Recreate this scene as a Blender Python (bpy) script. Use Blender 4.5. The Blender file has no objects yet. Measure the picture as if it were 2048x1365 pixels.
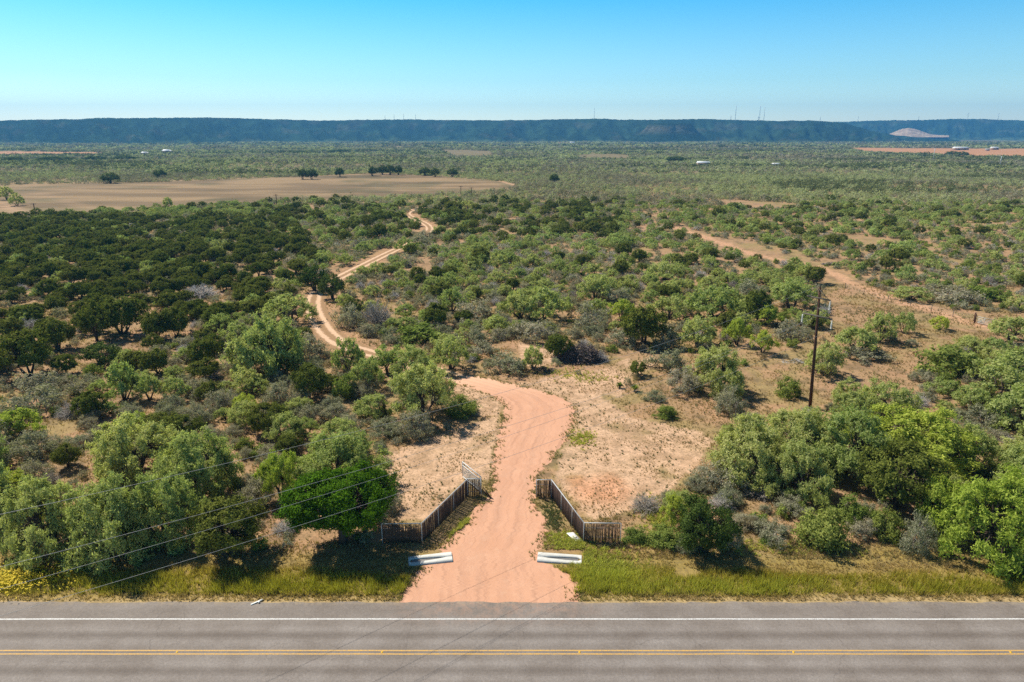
import bpy, math
import numpy as np
R = math.radians
sc = bpy.context.scene
COL = sc.collection
# ------------------------------------------------------------------ camera
CAM_H = 32.0; PITCH = R(16.8); F = 1365.0; CX, CY = 1024.0, 682.5
cam = bpy.data.cameras.new("camera"); cam.lens = 24.0; cam.sensor_width = 36.0
cam.clip_start = 0.5; cam.clip_end = 20000
camo = bpy.data.objects.new("camera", cam); COL.objects.link(camo)
camo.location = (0, 0, CAM_H); camo.rotation_euler = (math.pi/2 - PITCH, 0, 0)
sc.camera = camo
# ------------------------------------------------------------------ sky and sun
SUN_EL = R(50); SHX, SHY = 0.78, -0.626        # ground direction in which shadows fall
SUN_ROT = math.atan2(-SHX, -SHY)
w = bpy.data.worlds.new("World"); sc.world = w; w.use_nodes = True
nt = w.node_tree; nt.nodes.clear()
o_ = nt.nodes.new("ShaderNodeOutputWorld"); bg = nt.nodes.new("ShaderNodeBackground")
sky = nt.nodes.new("ShaderNodeTexSky"); sky.sky_type = 'NISHITA'; sky.sun_disc = False
sky.sun_elevation = SUN_EL; sky.sun_rotation = SUN_ROT; sky.air_density = 1.0; sky.dust_density = 0.3; sky.ozone_density = 2.0
tc = nt.nodes.new("ShaderNodeTexCoord"); sx = nt.nodes.new("ShaderNodeSeparateXYZ")
ramp = nt.nodes.new("ShaderNodeValToRGB")
ramp.color_ramp.elements[0].position = 0.0; ramp.color_ramp.elements[0].color = (1.62, 1.68, 1.62, 1)
ramp.color_ramp.elements[1].position = 0.20; ramp.color_ramp.elements[1].color = (0.08, 0.92, 1.28, 1)
e = ramp.color_ramp.elements.new(0.07); e.color = (0.86, 1.22, 1.28, 1)
e = ramp.color_ramp.elements.new(0.5); e.color = (0.40, 0.44, 0.46, 1)
mul = nt.nodes.new("ShaderNodeMix"); mul.data_type = 'RGBA'; mul.blend_type = 'MULTIPLY'; mul.inputs[0].default_value = 1.0
nt.links.new(tc.outputs['Generated'], sx.inputs[0]); nt.links.new(sx.outputs[2], ramp.inputs[0])
nt.links.new(sky.outputs[0], mul.inputs[6]); nt.links.new(ramp.outputs[0], mul.inputs[7])
nt.links.new(mul.outputs[2], bg.inputs[0]); nt.links.new(bg.outputs[0], o_.inputs[0])
bg.inputs[1].default_value = 0.10
sl = bpy.data.lights.new("sun", 'SUN'); sl.energy = 5.0; sl.angle = R(0.53); sl.color = (1.0, 0.95, 0.84)
so = bpy.data.objects.new("sun", sl); COL.objects.link(so)
from mathutils import Vector, Matrix
ld = Vector((SHX*math.cos(SUN_EL), SHY*math.cos(SUN_EL), -math.sin(SUN_EL)))
so.rotation_euler = ld.to_track_quat('-Z', 'Y').to_euler()
so.location = (-40, 40, 80)
sc.view_settings.view_transform = 'Standard'; sc.view_settings.look = 'None'
sc.view_settings.exposure = 0.40; sc.view_settings.gamma = 1.0
sc.render.engine = 'CYCLES'
cy = sc.cycles
cy.max_bounces = 6; cy.diffuse_bounces = 2; cy.glossy_bounces = 2; cy.transmission_bounces = 3
cy.transparent_max_bounces = 4; cy.volume_bounces = 0
cy.use_denoising = False; cy.denoiser = 'OPENIMAGEDENOISE'; cy.denoising_prefilter = 'ACCURATE'; cy.denoising_input_passes = 'RGB_ALBEDO_NORMAL'
cy.caustics_reflective = False; cy.caustics_refractive = False

# ------------------------------------------------------------------ helpers
rng = np.random.default_rng(7)
sP, cP = math.sin(PITCH), math.cos(PITCH)
def ray(px, py):
    a = (np.asarray(px, float)-CX)/F; b = (CY-np.asarray(py, float))/F
    return a, cP + b*sP, -sP + b*cP
def unproj(px, py, z=0.0):
    dx, dy, dz = ray(px, py); t = (z-CAM_H)/dz
    return dx*t, dy*t
def proj(X, Y, Z=0.0):
    d = Y*cP - (Z-CAM_H)*sP; u = Y*sP + (Z-CAM_H)*cP
    d = np.maximum(d, 0.1)
    return CX + F*X/d, CY - F*u/d
def at_dist(px, py, D):
    dx, dy, dz = ray(px, py); t = D/dy
    return dx*t, CAM_H + dz*t
def srgb(r, g, b):
    f = lambda c: (c/255/12.92) if c/255 <= 0.04045 else ((c/255+0.055)/1.055)**2.4
    return (f(r), f(g), f(b))
def _h(ix, iy, s):
    n = (ix.astype(np.int64)*374761393 + iy.astype(np.int64)*668265263 + s*974711) & 0xFFFFFFFF
    n = ((n ^ (n >> 13))*1274126177) & 0xFFFFFFFF
    n = (n ^ (n >> 16)) & 0xFFFF
    return n/65535.0
def vn(x, y, s=0):
    x = np.asarray(x, float); y = np.asarray(y, float)
    ix = np.floor(x); iy = np.floor(y); fx = x-ix; fy = y-iy
    fx = fx*fx*(3-2*fx); fy = fy*fy*(3-2*fy); ix = ix.astype(int); iy = iy.astype(int)
    a = _h(ix, iy, s); b = _h(ix+1, iy, s); c = _h(ix, iy+1, s); d = _h(ix+1, iy+1, s)
    return a*(1-fx)*(1-fy)+b*fx*(1-fy)+c*(1-fx)*fy+d*fx*fy
def fbm(x, y, s=0, o=4):
    t = 0; a = 0.5; n = 0
    for i in range(o):
        t = t + a*vn(x*2**i, y*2**i, s+i*17); n += a; a *= 0.5
    return t/n
def ss(a, b, x):
    t = np.clip((x-a)/(b-a), 0, 1); return t*t*(3-2*t)
def inpoly(px, py, poly):
    px = np.asarray(px, float); py = np.asarray(py, float); r = np.zeros(px.shape, bool)
    n = len(poly); j = n-1
    for i in range(n):
        xi, yi = poly[i]; xj, yj = poly[j]
        if yi != yj:
            c = ((yi > py) != (yj > py)) & (px < (xj-xi)*(py-yi)/(yj-yi)+xi)
            r ^= c
        j = i
    return r
def mesh_np(name, V, F_, mats, mi=None, attrs=None, uv=None, smooth=False):
    """V (n,3), F_ list of int arrays (m,k) with k 3 or 4; mats list; mi list of material index per array"""
    me = bpy.data.meshes.new(name)
    F_ = [np.asarray(f, np.int32) for f in F_ if len(f)]
    me.vertices.add(len(V)); me.vertices.foreach_set("co", np.asarray(V, np.float32).ravel())
    loops = np.concatenate([f.ravel() for f in F_]); cnt = np.concatenate([np.full(len(f), f.shape[1], np.int32) for f in F_])
    st = np.concatenate([[0], np.cumsum(cnt)[:-1]]).astype(np.int32)
    me.loops.add(len(loops)); me.loops.foreach_set("vertex_index", loops.astype(np.int32))
    me.polygons.add(len(cnt)); me.polygons.foreach_set("loop_start", st)
    for m in mats: me.materials.append(m)
    if mi is not None:
        me.polygons.foreach_set("material_index", np.concatenate([np.full(len(f), k, np.int32) for f, k in zip(F_, mi)]))
    if smooth: me.polygons.foreach_set("use_smooth", np.ones(len(cnt), bool))
    for an, a in (attrs or {}).items():
        a = np.asarray(a, np.float32)
        if a.ndim == 2:
            at = me.attributes.new(an, 'FLOAT_COLOR', 'POINT')
            at.data.foreach_set("color", np.concatenate([a[:, :3], np.ones((len(a), 1), np.float32)], 1).ravel())
        else:
            at = me.attributes.new(an, 'FLOAT', 'POINT'); at.data.foreach_set("value", a)
    me.update(calc_edges=True); me.validate()
    return me
def link(name, me, parent=None, loc=None):
    o = bpy.data.objects.new(name, me); COL.objects.link(o)
    if parent is not None: o.parent = parent
    if loc is not None: o.location = loc
    return o
def tag(o, label=None, cat=None, group=None, kind=None):
    if label: o['label'] = label
    if cat: o['category'] = cat
    if group: o['group'] = group
    if kind: o['kind'] = kind
    return o
class MB:
    def __init__(s): s.V = []; s.Q = []; s.T = []; s.n = 0
    def add(s, v, q=(), t=()):
        v = np.asarray(v, float)
        if len(q): s.Q.append(np.asarray(q, int)+s.n)
        if len(t): s.T.append(np.asarray(t, int)+s.n)
        s.V.append(v); s.n += len(v)
    def box(s, c, d, rz=0.0, rx=0.0, ry=0.0):
        hx, hy, hz = d[0]/2, d[1]/2, d[2]/2
        v = np.array([[x, y, z] for z in (-hz, hz) for y in (-hy, hy) for x in (-hx, hx)])
        M = np.array((Matrix.Rotation(rz, 3, 'Z') @ Matrix.Rotation(ry, 3, 'Y') @ Matrix.Rotation(rx, 3, 'X')))
        s.add(v @ M.T + np.array(c), [(0, 2, 3, 1), (4, 5, 7, 6), (0, 1, 5, 4), (2, 6, 7, 3), (0, 4, 6, 2), (1, 3, 7, 5)])
    def tube(s, P, r, k=5, cap=True):
        P = np.asarray(P, float); n = len(P); r = np.broadcast_to(np.asarray(r, float), (n,))
        d = np.gradient(P, axis=0); d /= np.linalg.norm(d, axis=1)[:, None]+1e-9
        up = np.array([0, 0, 1.0]) if abs(d[0, 2]) < 0.9 else np.array([1.0, 0, 0])
        a = np.cross(d, up); a /= np.linalg.norm(a, axis=1)[:, None]+1e-9
        b = np.cross(d, a)
        th = np.arange(k)*2*math.pi/k
        v = P[:, None] + r[:, None, None]*(np.cos(th)[None, :, None]*a[:, None]+np.sin(th)[None, :, None]*b[:, None])
        v = v.reshape(-1, 3); q = []
        for i in range(n-1):
            for j in range(k):
                q.append((i*k+j, (i+1)*k+j, (i+1)*k+(j+1) % k, i*k+(j+1) % k))
        t = []
        if cap:
            v = np.vstack([v, P[0], P[-1]])
            for j in range(k):
                t.append((n*k, j, (j+1) % k)); t.append((n*k+1, (n-1)*k+(j+1) % k, (n-1)*k+j))
        s.add(v, q, t)
    def mesh(s, name, mat, attrs=None, smooth=False):
        F_ = []
        if s.Q: F_.append(np.concatenate(s.Q))
        if s.T: F_.append(np.concatenate(s.T))
        return mesh_np(name, np.concatenate(s.V), F_, [mat], attrs=attrs, smooth=smooth)
    def build(s, name, mat, parent=None, loc=None, smooth=False):
        return link(name, s.mesh(name, mat, smooth=smooth), parent, loc)
def empty(name, loc=(0, 0, 0), rz=0):
    o = bpy.data.objects.new(name, None); COL.objects.link(o); o.location = loc; o.rotation_euler = (0, 0, rz)
    o.empty_display_size = 0.3
    return o

# ------------------------------------------------------------------ materials
def newmat(name):
    m = bpy.data.materials.new(name); m.use_nodes = True; n = m.node_tree; n.nodes.clear()
    out = n.nodes.new("ShaderNodeOutputMaterial"); return m, n, out
def N(n, t, **kw):
    x = n.nodes.new(t)
    for k, v in kw.items(): setattr(x, k, v)
    return x
def noise(n, vec, scale, detail=4, rough=0.6, dist=0.0):
    x = N(n, "ShaderNodeTexNoise"); x.inputs['Scale'].default_value = scale; x.inputs['Detail'].default_value = detail
    x.inputs['Roughness'].default_value = rough; x.inputs['Distortion'].default_value = dist
    if vec is not None: n.links.new(vec, x.inputs['Vector'])
    return x.outputs[0]
def mapr(n, v, a, b, c, d):
    x = N(n, "ShaderNodeMapRange"); n.links.new(v, x.inputs[0])
    for i, k in enumerate((a, b, c, d)): x.inputs[i+1].default_value = k
    return x.outputs[0]
def mix(n, f, a, b, bt='MIX'):
    x = N(n, "ShaderNodeMix", data_type='RGBA', blend_type=bt)
    for i, v in ((0, f), (6, a), (7, b)):
        if isinstance(v, (int, float)): x.inputs[i].default_value = v
        elif isinstance(v, tuple): x.inputs[i].default_value = (*v[:3], 1)
        else: n.links.new(v, x.inputs[i])
    return x.outputs[2]
def math_(n, op, a, b=None):
    x = N(n, "ShaderNodeMath", operation=op)
    for i, v in ((0, a), (1, b)):
        if v is None: continue
        if isinstance(v, (int, float)): x.inputs[i].default_value = v
        else: n.links.new(v, x.inputs[i])
    return x.outputs[0]
def bsdf(n, out, col, rough=0.9, spec=0.2, bump=None, metal=0.0, bs=0.3, bd=0.05):
    p = N(n, "ShaderNodeBsdfPrincipled"); p.inputs['Roughness'].default_value = rough
    p.inputs['Specular IOR Level'].default_value = spec; p.inputs['Metallic'].default_value = metal
    if isinstance(col, tuple): p.inputs['Base Color'].default_value = (*col[:3], 1)
    else: n.links.new(col, p.inputs['Base Color'])
    if bump is not None:
        b = N(n, "ShaderNodeBump"); b.inputs['Strength'].default_value = bs; b.inputs['Distance'].default_value = bd
        n.links.new(bump, b.inputs['Height']); n.links.new(b.outputs[0], p.inputs['Normal'])
    n.links.new(p.outputs[0], out.inputs[0]); return p
def simple(name, col, rough=0.8, var=0.25, scale=3.0, metal=0.0, spec=0.3, bump=True):
    m, n, out = newmat(name); tcn = N(n, "ShaderNodeTexCoord")
    nz = noise(n, tcn.outputs['Object'], scale, 5, 0.65)
    c = mix(n, 1.0, col, mix(n, nz, (1-var,)*3, (1+var,)*3), 'MULTIPLY')
    bsdf(n, out, c, rough, spec, nz if bump else None, metal)
    return m
def leafmat(name, c1, c2, trans=0.3, attr=False, objvar=0.18, islvar=0.35):
    """c1..c2 spread over single leaves; whole plants differ a little too"""
    m, n, out = newmat(name)
    g = N(n, "ShaderNodeNewGeometry"); oi = N(n, "ShaderNodeObjectInfo")
    if attr:
        a = N(n, "ShaderNodeAttribute", attribute_name="tone"); base = a.outputs[0]
        base = mix(n, 1.0, base, mix(n, g.outputs['Random Per Island'], (1-islvar,)*3, (1+islvar,)*3), 'MULTIPLY')
    else:
        base = mix(n, g.outputs['Random Per Island'], c1, c2)
        k = mapr(n, oi.outputs['Random'], 0, 1, 1-objvar, 1+objvar)
        k2 = mapr(n, oi.outputs['Random'], 0, 1, 1-objvar*0.6, 1+objvar*0.6); cc = N(n, "ShaderNodeCombineColor"); n.links.new(k, cc.inputs[0]); n.links.new(k2, cc.inputs[1]); n.links.new(k, cc.inputs[2])
        base = mix(n, 1.0, base, cc.outputs[0], 'MULTIPLY')
    d = N(n, "ShaderNodeBsdfDiffuse"); t = N(n, "ShaderNodeBsdfTranslucent"); ms = N(n, "ShaderNodeMixShader")
    n.links.new(base, d.inputs[0])
    n.links.new(mix(n, 1.0, base, (1.15, 1.25, 0.7), 'MULTIPLY'), t.inputs[0])
    ms.inputs[0].default_value = trans
    n.links.new(d.outputs[0], ms.inputs[1]); n.links.new(t.outputs[0], ms.inputs[2]); n.links.new(ms.outputs[0], out.inputs[0])
    return m
M_LEAF = {
 'M': leafmat("mesquite_leaf", (0.27, 0.31, 0.09), (0.56, 0.57, 0.23), 0.42),
 'J': leafmat("juniper_leaf", (0.085, 0.102, 0.020), (0.22, 0.235, 0.05), 0.27),
 'E': leafmat("green_juniper_leaf", (0.035, 0.085, 0.005), (0.13, 0.25, 0.018), 0.25, objvar=0.02),
 'G': leafmat("thorn_leaf", (0.24, 0.225, 0.15), (0.44, 0.41, 0.28), 0.32),
 'O': leafmat("green_shrub_leaf", (0.16, 0.20, 0.045), (0.32, 0.36, 0.09), 0.35),
 'L': leafmat("oak_leaf", (0.065, 0.095, 0.022), (0.15, 0.19, 0.05), 0.25),
 'Y': leafmat("lime_leaf", (0.30, 0.35, 0.055), (0.56, 0.60, 0.12), 0.40),
}
M_BRUSH = leafmat("brush_leaf", None, None, 0.3, attr=True, islvar=0.22)
M_GRASS = leafmat("grass_blade", None, None, 0.35, attr=True, islvar=0.3)
M_BARK = simple("bark", srgb(82, 70, 60), 0.95, 0.4, 8)
M_TWIG = simple("grey_twig", (0.40, 0.35, 0.30), 0.95, 0.35, 5)
M_PALETWIG = simple("pale_twig", (0.52, 0.48, 0.44), 0.95, 0.3, 5)
M_GALV = simple("galvanised_pipe", (0.50, 0.50, 0.50), 0.55, 0.15, 6, 0.0, 0.5)
M_WHITE = simple("white_paint", (0.80, 0.79, 0.75), 0.55, 0.08, 4)
M_WIRE = simple("wire_metal", (0.36, 0.36, 0.36), 0.4, 0.1, 2, 0.0)
M_POLE = simple("pole_wood", srgb(80, 54, 40), 0.9, 0.35, 2.5)
M_GREYWOOD = simple("weathered_wood", srgb(100, 92, 84), 0.9, 0.3, 3)
M_STAVE = simple("cedar_stave", srgb(92, 72, 62), 0.95, 0.45, 4)
M_DARK = simple("dark_metal", (0.09, 0.085, 0.08), 0.8, 0.3, 6)
M_STONE = simple("stone", srgb(120, 108, 98), 0.95, 0.3, 4)

# ------------------------------------------------------------------ traced outlines (photo pixels, turned into ground points)
DL = [(800,1212),(803,1180),(815,1160),(835,1138),(868,1122),(884,1094),(925,1058),(955,1014),(980,990),(986,957),(989,920),(993,880),(1003,852),(1011,830),(1004,806),(975,789),(940,776),(905,764),(880,755)]
DR = [(1160,1212),(1158,1185),(1152,1163),(1125,1143),(1092,1125),(1082,1098),(1093,1060),(1079,1025),(1069,1000),(1072,958),(1100,922),(1125,890),(1143,858),(1150,832),(1141,808),(1105,790),(1050,775),(990,761),(950,751)]
TRACK = [(918,758),(870,742),(820,728),(760,712),(700,695),(668,678),(643,652),(627,618),(630,592),(652,571),(690,550),(740,525),(785,503),(830,483),(858,462),(852,449),(825,436),(815,427),(835,418),(885,412),(960,408)]
RTRACK = [(2060,668),(1990,655),(1930,642),(1870,625),(1800,603),(1735,582),(1690,562),(1650,540),(1600,527),(1545,518),(1500,508),(1450,488),(1400,472),(1350,455)]
CLEAR = [
 [(905,745),(1000,752),(1060,742),(1110,738),(1225,735),(1270,712),(1262,760),(1300,830),(1410,858),(1432,878),(1400,935),(1350,975),(1290,1000),(1290,1045),(1245,1045),(1245,1100),(1700,1112),(1950,1125),(2300,1135),(2300,1400),(-300,1400),(-300,1130),(0,1128),(560,1112),(600,1066),(770,1095),(770,1000),(790,960),(762,910),(860,880),(940,835),(985,805),(960,785),(895,765)],
 [(1490,775),(1555,712),(1640,700),(1665,640),(1640,560),(1665,545),(1740,580),(1900,622),(2100,635),(2100,668),(1945,682),(1830,722),(1840,795),(1700,800),(1620,832),(1490,835)],
 [(-300,385),(0,372),(300,364),(600,352),(760,347),(850,350),(1010,361),(1045,374),(960,386),(800,394),(700,397),(600,402),(420,412),(200,428),(0,440),(-300,450)],
 [(1265,715),(1490,700),(1555,655),(1560,712),(1490,835),(1430,858),(1300,830)],[(1455,470),(1550,505),(1560,530),(1480,505)],
 [(140,742),(110,712),(150,690),(205,650),(270,640),(330,665),(300,700),(215,715),(160,760)],
 [(600,575),(700,560),(690,600),(676,650),(740,686),(700,700),(640,660),(595,620)],
 [(1390,470),(1450,478),(1560,505),(1600,520),(1500,522),(1400,490)],
 [(1390,600),(1390,590),(1300,590),(1200,470),(1330,470)] if False else [(0,0),(1,0),(0,1)],
 [(855,733),(1000,750),(1012,840),(930,832),(868,800)],
 [(880,300),(985,303),(985,311),(905,312)],[(1160,307),(1260,310),(1255,317),(1165,314)],[(1700,470),(1800,480),(1780,495),(1690,488)],[(1450,400),(1600,408),(1560,420),(1440,412)],
 [(1000,690),(1060,690),(1110,700),(1100,735),(1010,720)],
 [(860,520),(800,545),(850,552),(870,545)],
 [(1690,296),(2300,300),(2300,318),(1950,314),(1720,302)],
 [(-300,300),(0,302),(190,303),(210,308),(0,309),(-300,309)],
]
SAND = [
 [(1010,770),(1100,755),(1220,735),(1262,712),(1250,760),(1200,790),(1260,835),(1400,862),(1425,885),(1390,935),(1330,985),(1240,1030),(1180,1040),(1110,960),(1120,905),(1150,850),(1150,812),(1105,788)],
 [(1140,770),(1220,740),(1300,715),(1330,722),(1260,760),(1240,800)],
 [(760,912),(880,870),(1000,830),(990,905),(982,960),(935,955),(850,1042),(790,1042),(792,980)],
 [(900,765),(960,780),(1005,806),(1000,830),(940,830),(930,800)],
 [(1040,685),(1120,690),(1160,725),(1040,735)],
]
def seg_dist(X, Y, pts):
    best = np.full(np.shape(X), 1e9)
    for (ax, ay), (bx, by) in zip(pts[:-1], pts[1:]):
        vx, vy = bx-ax, by-ay; L = vx*vx+vy*vy+1e-9
        t = np.clip(((X-ax)*vx+(Y-ay)*vy)/L, 0, 1)
        best = np.minimum(best, np.hypot(X-ax-t*vx, Y-ay-t*vy))
    return best
def wpts(P): 
    x, y = unproj([p[0] for p in P], [p[1] for p in P]); return list(zip(x, y))
W_TRACK = wpts(TRACK); W_RTRACK = wpts(RTRACK)
Y_EDGE = float(unproj(1024, 1205)[1]); Y_WHITE = float(unproj(1024, 1239)[1]); Y_CEN = float(unproj(1024, 1305.5)[1])
def terr(X, Y):
    X = np.asarray(X, float); Y = np.asarray(Y, float)
    a = ss(330, 700, Y)
    return a*((fbm(X/260, Y/260, 5, 3)-0.5)*9.0 + (fbm(X/60, Y/60, 9, 2)-0.5)*1.5)

# ------------------------------------------------------------------ ground
def axis(lo, hi, step, far, g):
    a = list(np.arange(lo, hi, step)); s = step; x = a[-1]
    while x < far: s *= g; x += s; a.append(x)
    return a
xs = axis(0, 62, 0.45, 6200, 1.035); xs = np.array([-v for v in xs[:0:-1]] + xs)
ys = np.array([-30, 0, 20] + axis(30, 120, 0.45, 7000, 1.018))
GX, GY = np.meshgrid(xs, ys); GP = proj(GX, np.maximum(GY, 5))
gx, gy = GX.ravel(), GY.ravel(); px, py = GP[0].ravel(), GP[1].ravel()
wob = (fbm(gx/2.2, gy/2.2, 3, 4)-0.5)*26*np.clip(45/np.maximum(gy, 20), 0.15, 1.3); wob2 = (fbm(gx/2.0+50, gy/2.0, 8, 4)-0.5)*16*np.clip(45/np.maximum(gy, 20), 0.15, 1.3)
def cm(a, b, t): return a[:, :3]*(1-t[:, None]) + b*t[:, None]
c_tan = np.array(srgb(180, 146, 112)); c_grass = np.array(srgb(170, 146, 102)); c_soil = np.array(srgb(192, 150, 118)); c_sand = np.array(srgb(226, 186, 154))
c_litter = np.array(srgb(118, 100, 76)); c_verge = np.array(srgb(160, 140, 78)); c_meadow = np.array(srgb(156, 130, 98)); c_red = np.array(srgb(228, 158, 118))
n1 = fbm(gx/9, gy/9, 11, 4); n2 = fbm(gx/3, gy/3, 21, 4); n3 = fbm(gx/25, gy/25, 31, 3)
col = np.repeat(c_tan[None], len(gx), 0)
col = cm(col, c_grass, ss(0.45, 0.6, n1)); col = cm(col, c_soil, ss(0.5, 0.65, n2)*0.7)
col = cm(col, c_litter, ss(0.58, 0.7, fbm(gx/2.2, gy/2.2, 77, 3))*0.55)
sand = np.zeros(len(gx))
for P in SAND: sand = np.maximum(sand, inpoly(px+wob, py+wob2, P)*1.0)
n5 = fbm(gx/1.6, gy/1.6, 505, 5)
col = cm(col, c_sand, sand*ss(0.25, 0.5, n2+0.12)*0.9); col = cm(col, np.array(srgb(176, 142, 110)), sand*ss(0.50, 0.62, n5)*0.55)
rd = ss(1.25, 0.35, np.hypot((px+wob*1.6-1215)/75, (py+wob2*1.6-985)/34)+(n2-0.5)*1.2)
col = cm(col, c_red, rd*0.6)
rd = np.hypot((px+wob-1375)/26, (py+wob2-1146)/9) < 1
col = cm(col, c_sand, rd*0.9)
dr = seg_dist(gx, gy, W_RTRACK)
far_ = gy > 40
col = cm(col, np.array(srgb(222, 172, 138)), ss(2.6, 1.0, dr+(n2-0.5)*5)*far_*0.85)
col = cm(col, np.array(srgb(205, 158, 122)), ss(4.5, 2.5, seg_dist(gx, gy, W_TRACK)+(n2-0.5)*4)*far_*0.6)
vg = ss(48.5, 46.5, gy+(n1-0.5)*5)
col = cm(col, c_verge, vg*0.9)
shoulder = ss(0.9, 0.3, gy-Y_EDGE+(n2-0.5)*0.8)
col = cm(col, np.array(srgb(190, 165, 120)), shoulder)
md = inpoly(px, py, CLEAR[2])*1.0
mcol = c_meadow[None]*(0.72+0.5*ss(0.36, 0.64, fbm(gx/60, gy/14, 41, 5)))[:, None]; mcol = mcol*(1-0.35*ss(0.5, 0.7, fbm(gx/30, gy/30, 44, 4))[:, None]*np.array((1, 0.75, 0.9)))
col = col*(1-md[:, None]) + mcol*md[:, None]
mg = (inpoly(px, py, CLEAR[-2]) | inpoly(px, py, CLEAR[-1]))*1.0
col = cm(col, np.array(srgb(205, 150, 108)), mg)
ffar = ss(300, 700, gy)*(1-md)*(1-mg)
col = cm(col, np.array(srgb(120, 116, 82)), ffar*0.7)
for PT_, wd_, st_ in (([(-60,398),(0,408),(30,420),(58,430),(85,445)],3.2,0.9),([(-60,374),(60,384),(120,398),(180,418)],2.4,0.45),([(980,352),(1010,362),(1050,376)],4.0,0.9),([(1050,376),(1150,384),(1230,388)],2.0,0.6),([(0,352+18),(300,362),(600,351),(780,348)],2.5,0.5)):
    col = cm(col, np.array(srgb(208, 168, 136)), ss(wd_, wd_*0.4, seg_dist(gx, gy, wpts(PT_))+(n2-0.5)*3)*st_*(gy > 40))
gz = terr(gx, gy)
col = col*np.array((0.82, 0.82, 0.83))
nx_, ny_ = len(xs), len(ys); idx = np.arange(nx_*ny_).reshape(ny_, nx_)
GF = np.stack([idx[:-1, :-1], idx[:-1, 1:], idx[1:, 1:], idx[1:, :-1]], -1).reshape(-1, 4)
m, n, out = newmat("ground_soil")
a = N(n, "ShaderNodeAttribute", attribute_name="tone"); tcn = N(n, "ShaderNodeTexCoord"); P_ = tcn.outputs['Object']
f1 = noise(n, P_, 1.1, 8, 0.72, 0.6); f2 = noise(n, P_, 4.5, 6, 0.75, 0.4)
c = mix(n, 1.0, a.outputs[0], mix(n, mapr(n, f1, 0.3, 0.7, 0, 1), (0.84, 0.80, 0.74), (1.14, 1.14, 1.12)), 'MULTIPLY')
c = mix(n, 1.0, c, mix(n, mapr(n, f2, 0.3, 0.7, 0, 1), (0.78, 0.77, 0.74), (1.18, 1.18, 1.16)), 'MULTIPLY')
spk = mapr(n, math_(n, 'MULTIPLY', f2, f1), 0.27, 0.20, 0, 1)
c = mix(n, math_(n, 'MULTIPLY', spk, 0.35), c, (0.16, 0.13, 0.075))
bsdf(n, out, c, 0.95, 0.1, f2, bs=0.45, bd=0.06)
M_GROUND = m
ground = link("ground", mesh_np("ground", np.stack([gx, gy, gz], 1), [GF], [M_GROUND], attrs={"tone": col}, smooth=True))
tag(ground, "dry tan and pink soil under the brush", "ground", kind='structure')

# ------------------------------------------------------------------ road
def strip(x0, x1, y0, y1, z, nx=120, ny=1, jit=0.0, seed=0):
    X = np.linspace(x0, x1, nx); Yb = np.linspace(y0, y1, ny+1)
    V = []; 
    for j, yy in enumerate(Yb):
        jy = (fbm(X*0.9, X*0+seed, seed, 4)-0.5)*jit if j == ny else 0
        V.append(np.stack([X, X*0+yy+jy, X*0+z], 1))
    V = np.concatenate(V); i = np.arange((ny+1)*nx).reshape(ny+1, nx)
    return V, np.stack([i[:-1, :-1], i[:-1, 1:], i[1:, 1:], i[1:, :-1]], -1).reshape(-1, 4)
m, n, out = newmat("asphalt"); tcn = N(n, "ShaderNodeTexCoord"); P_ = tcn.outputs['Object']
mp = N(n, "ShaderNodeMapping"); mp.inputs['Scale'].default_value = (0.05, 1.0, 1.0); n.links.new(P_, mp.inputs[0])
sp = N(n, "ShaderNodeSeparateXYZ"); n.links.new(P_, sp.inputs[0])
yv = math_(n, 'SUBTRACT', sp.outputs[1], Y_CEN)
band = noise(n, mp.outputs[0], 1.6, 4, 0.6)
lane = math_(n, 'ABSOLUTE', math_(n, 'SUBTRACT', math_(n, 'ABSOLUTE', yv), (Y_WHITE-Y_CEN)*0.5))
wheel = mapr(n, math_(n, 'ABSOLUTE', math_(n, 'SUBTRACT', lane, 0.62)), 0.10, 0.5, 1, 0)
f = noise(n, P_, 26, 4, 0.9); f6 = noise(n, P_, 5.5, 5, 0.9); big = noise(n, P_, 0.35, 4, 0.6)
c = mix(n, band, srgb(118, 108, 100), srgb(136, 126, 118))
c = mix(n, math_(n, 'MULTIPLY', wheel, 0.35), c, srgb(146, 137, 131))
cenl = mapr(n, lane, 0.0, 0.5, 0.5, 0.0); c = mix(n, cenl, c, srgb(96, 86, 79))
c = mix(n, 1.0, c, mix(n, mapr(n, f, 0.3, 0.7, 0, 1), (0.66, 0.66, 0.66), (1.34, 1.34, 1.34)), 'MULTIPLY')
c = mix(n, 1.0, c, mix(n, mapr(n, big, 0.35, 0.65, 0, 1), (0.86, 0.84, 0.82), (1.1, 1.11, 1.12)), 'MULTIPLY')
c = mix(n, 1.0, c, mix(n, mapr(n, f6, 0.35, 0.65, 0, 1), (0.80, 0.80, 0.80), (1.16, 1.16, 1.16)), 'MULTIPLY')
vo = N(n, "ShaderNodeTexVoronoi", feature='DISTANCE_TO_EDGE'); vo.inputs['Scale'].default_value = 0.16
wp = N(n, "ShaderNodeVectorMath", operation='ADD'); nv = N(n, "ShaderNodeTexNoise"); nv.inputs['Scale'].default_value = 0.9; nv.inputs['Detail'].default_value = 5; n.links.new(P_, nv.inputs['Vector'])
n.links.new(P_, wp.inputs[0]); n.links.new(nv.outputs[1], wp.inputs[1]); n.links.new(wp.outputs[0], vo.inputs['Vector'])
crk = mapr(n, vo.outputs[0], 0.0, 0.004, 0.35, 0); c = mix(n, crk, c, srgb(70, 62, 58))
dirt = math_(n, 'MULTIPLY', mapr(n, math_(n, 'ABSOLUTE', math_(n, 'ADD', sp.outputs[0], 1.0)), 3, 9, 1, 0), mapr(n, yv, 2.2, Y_EDGE-Y_CEN, 0.0, 0.38))
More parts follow.
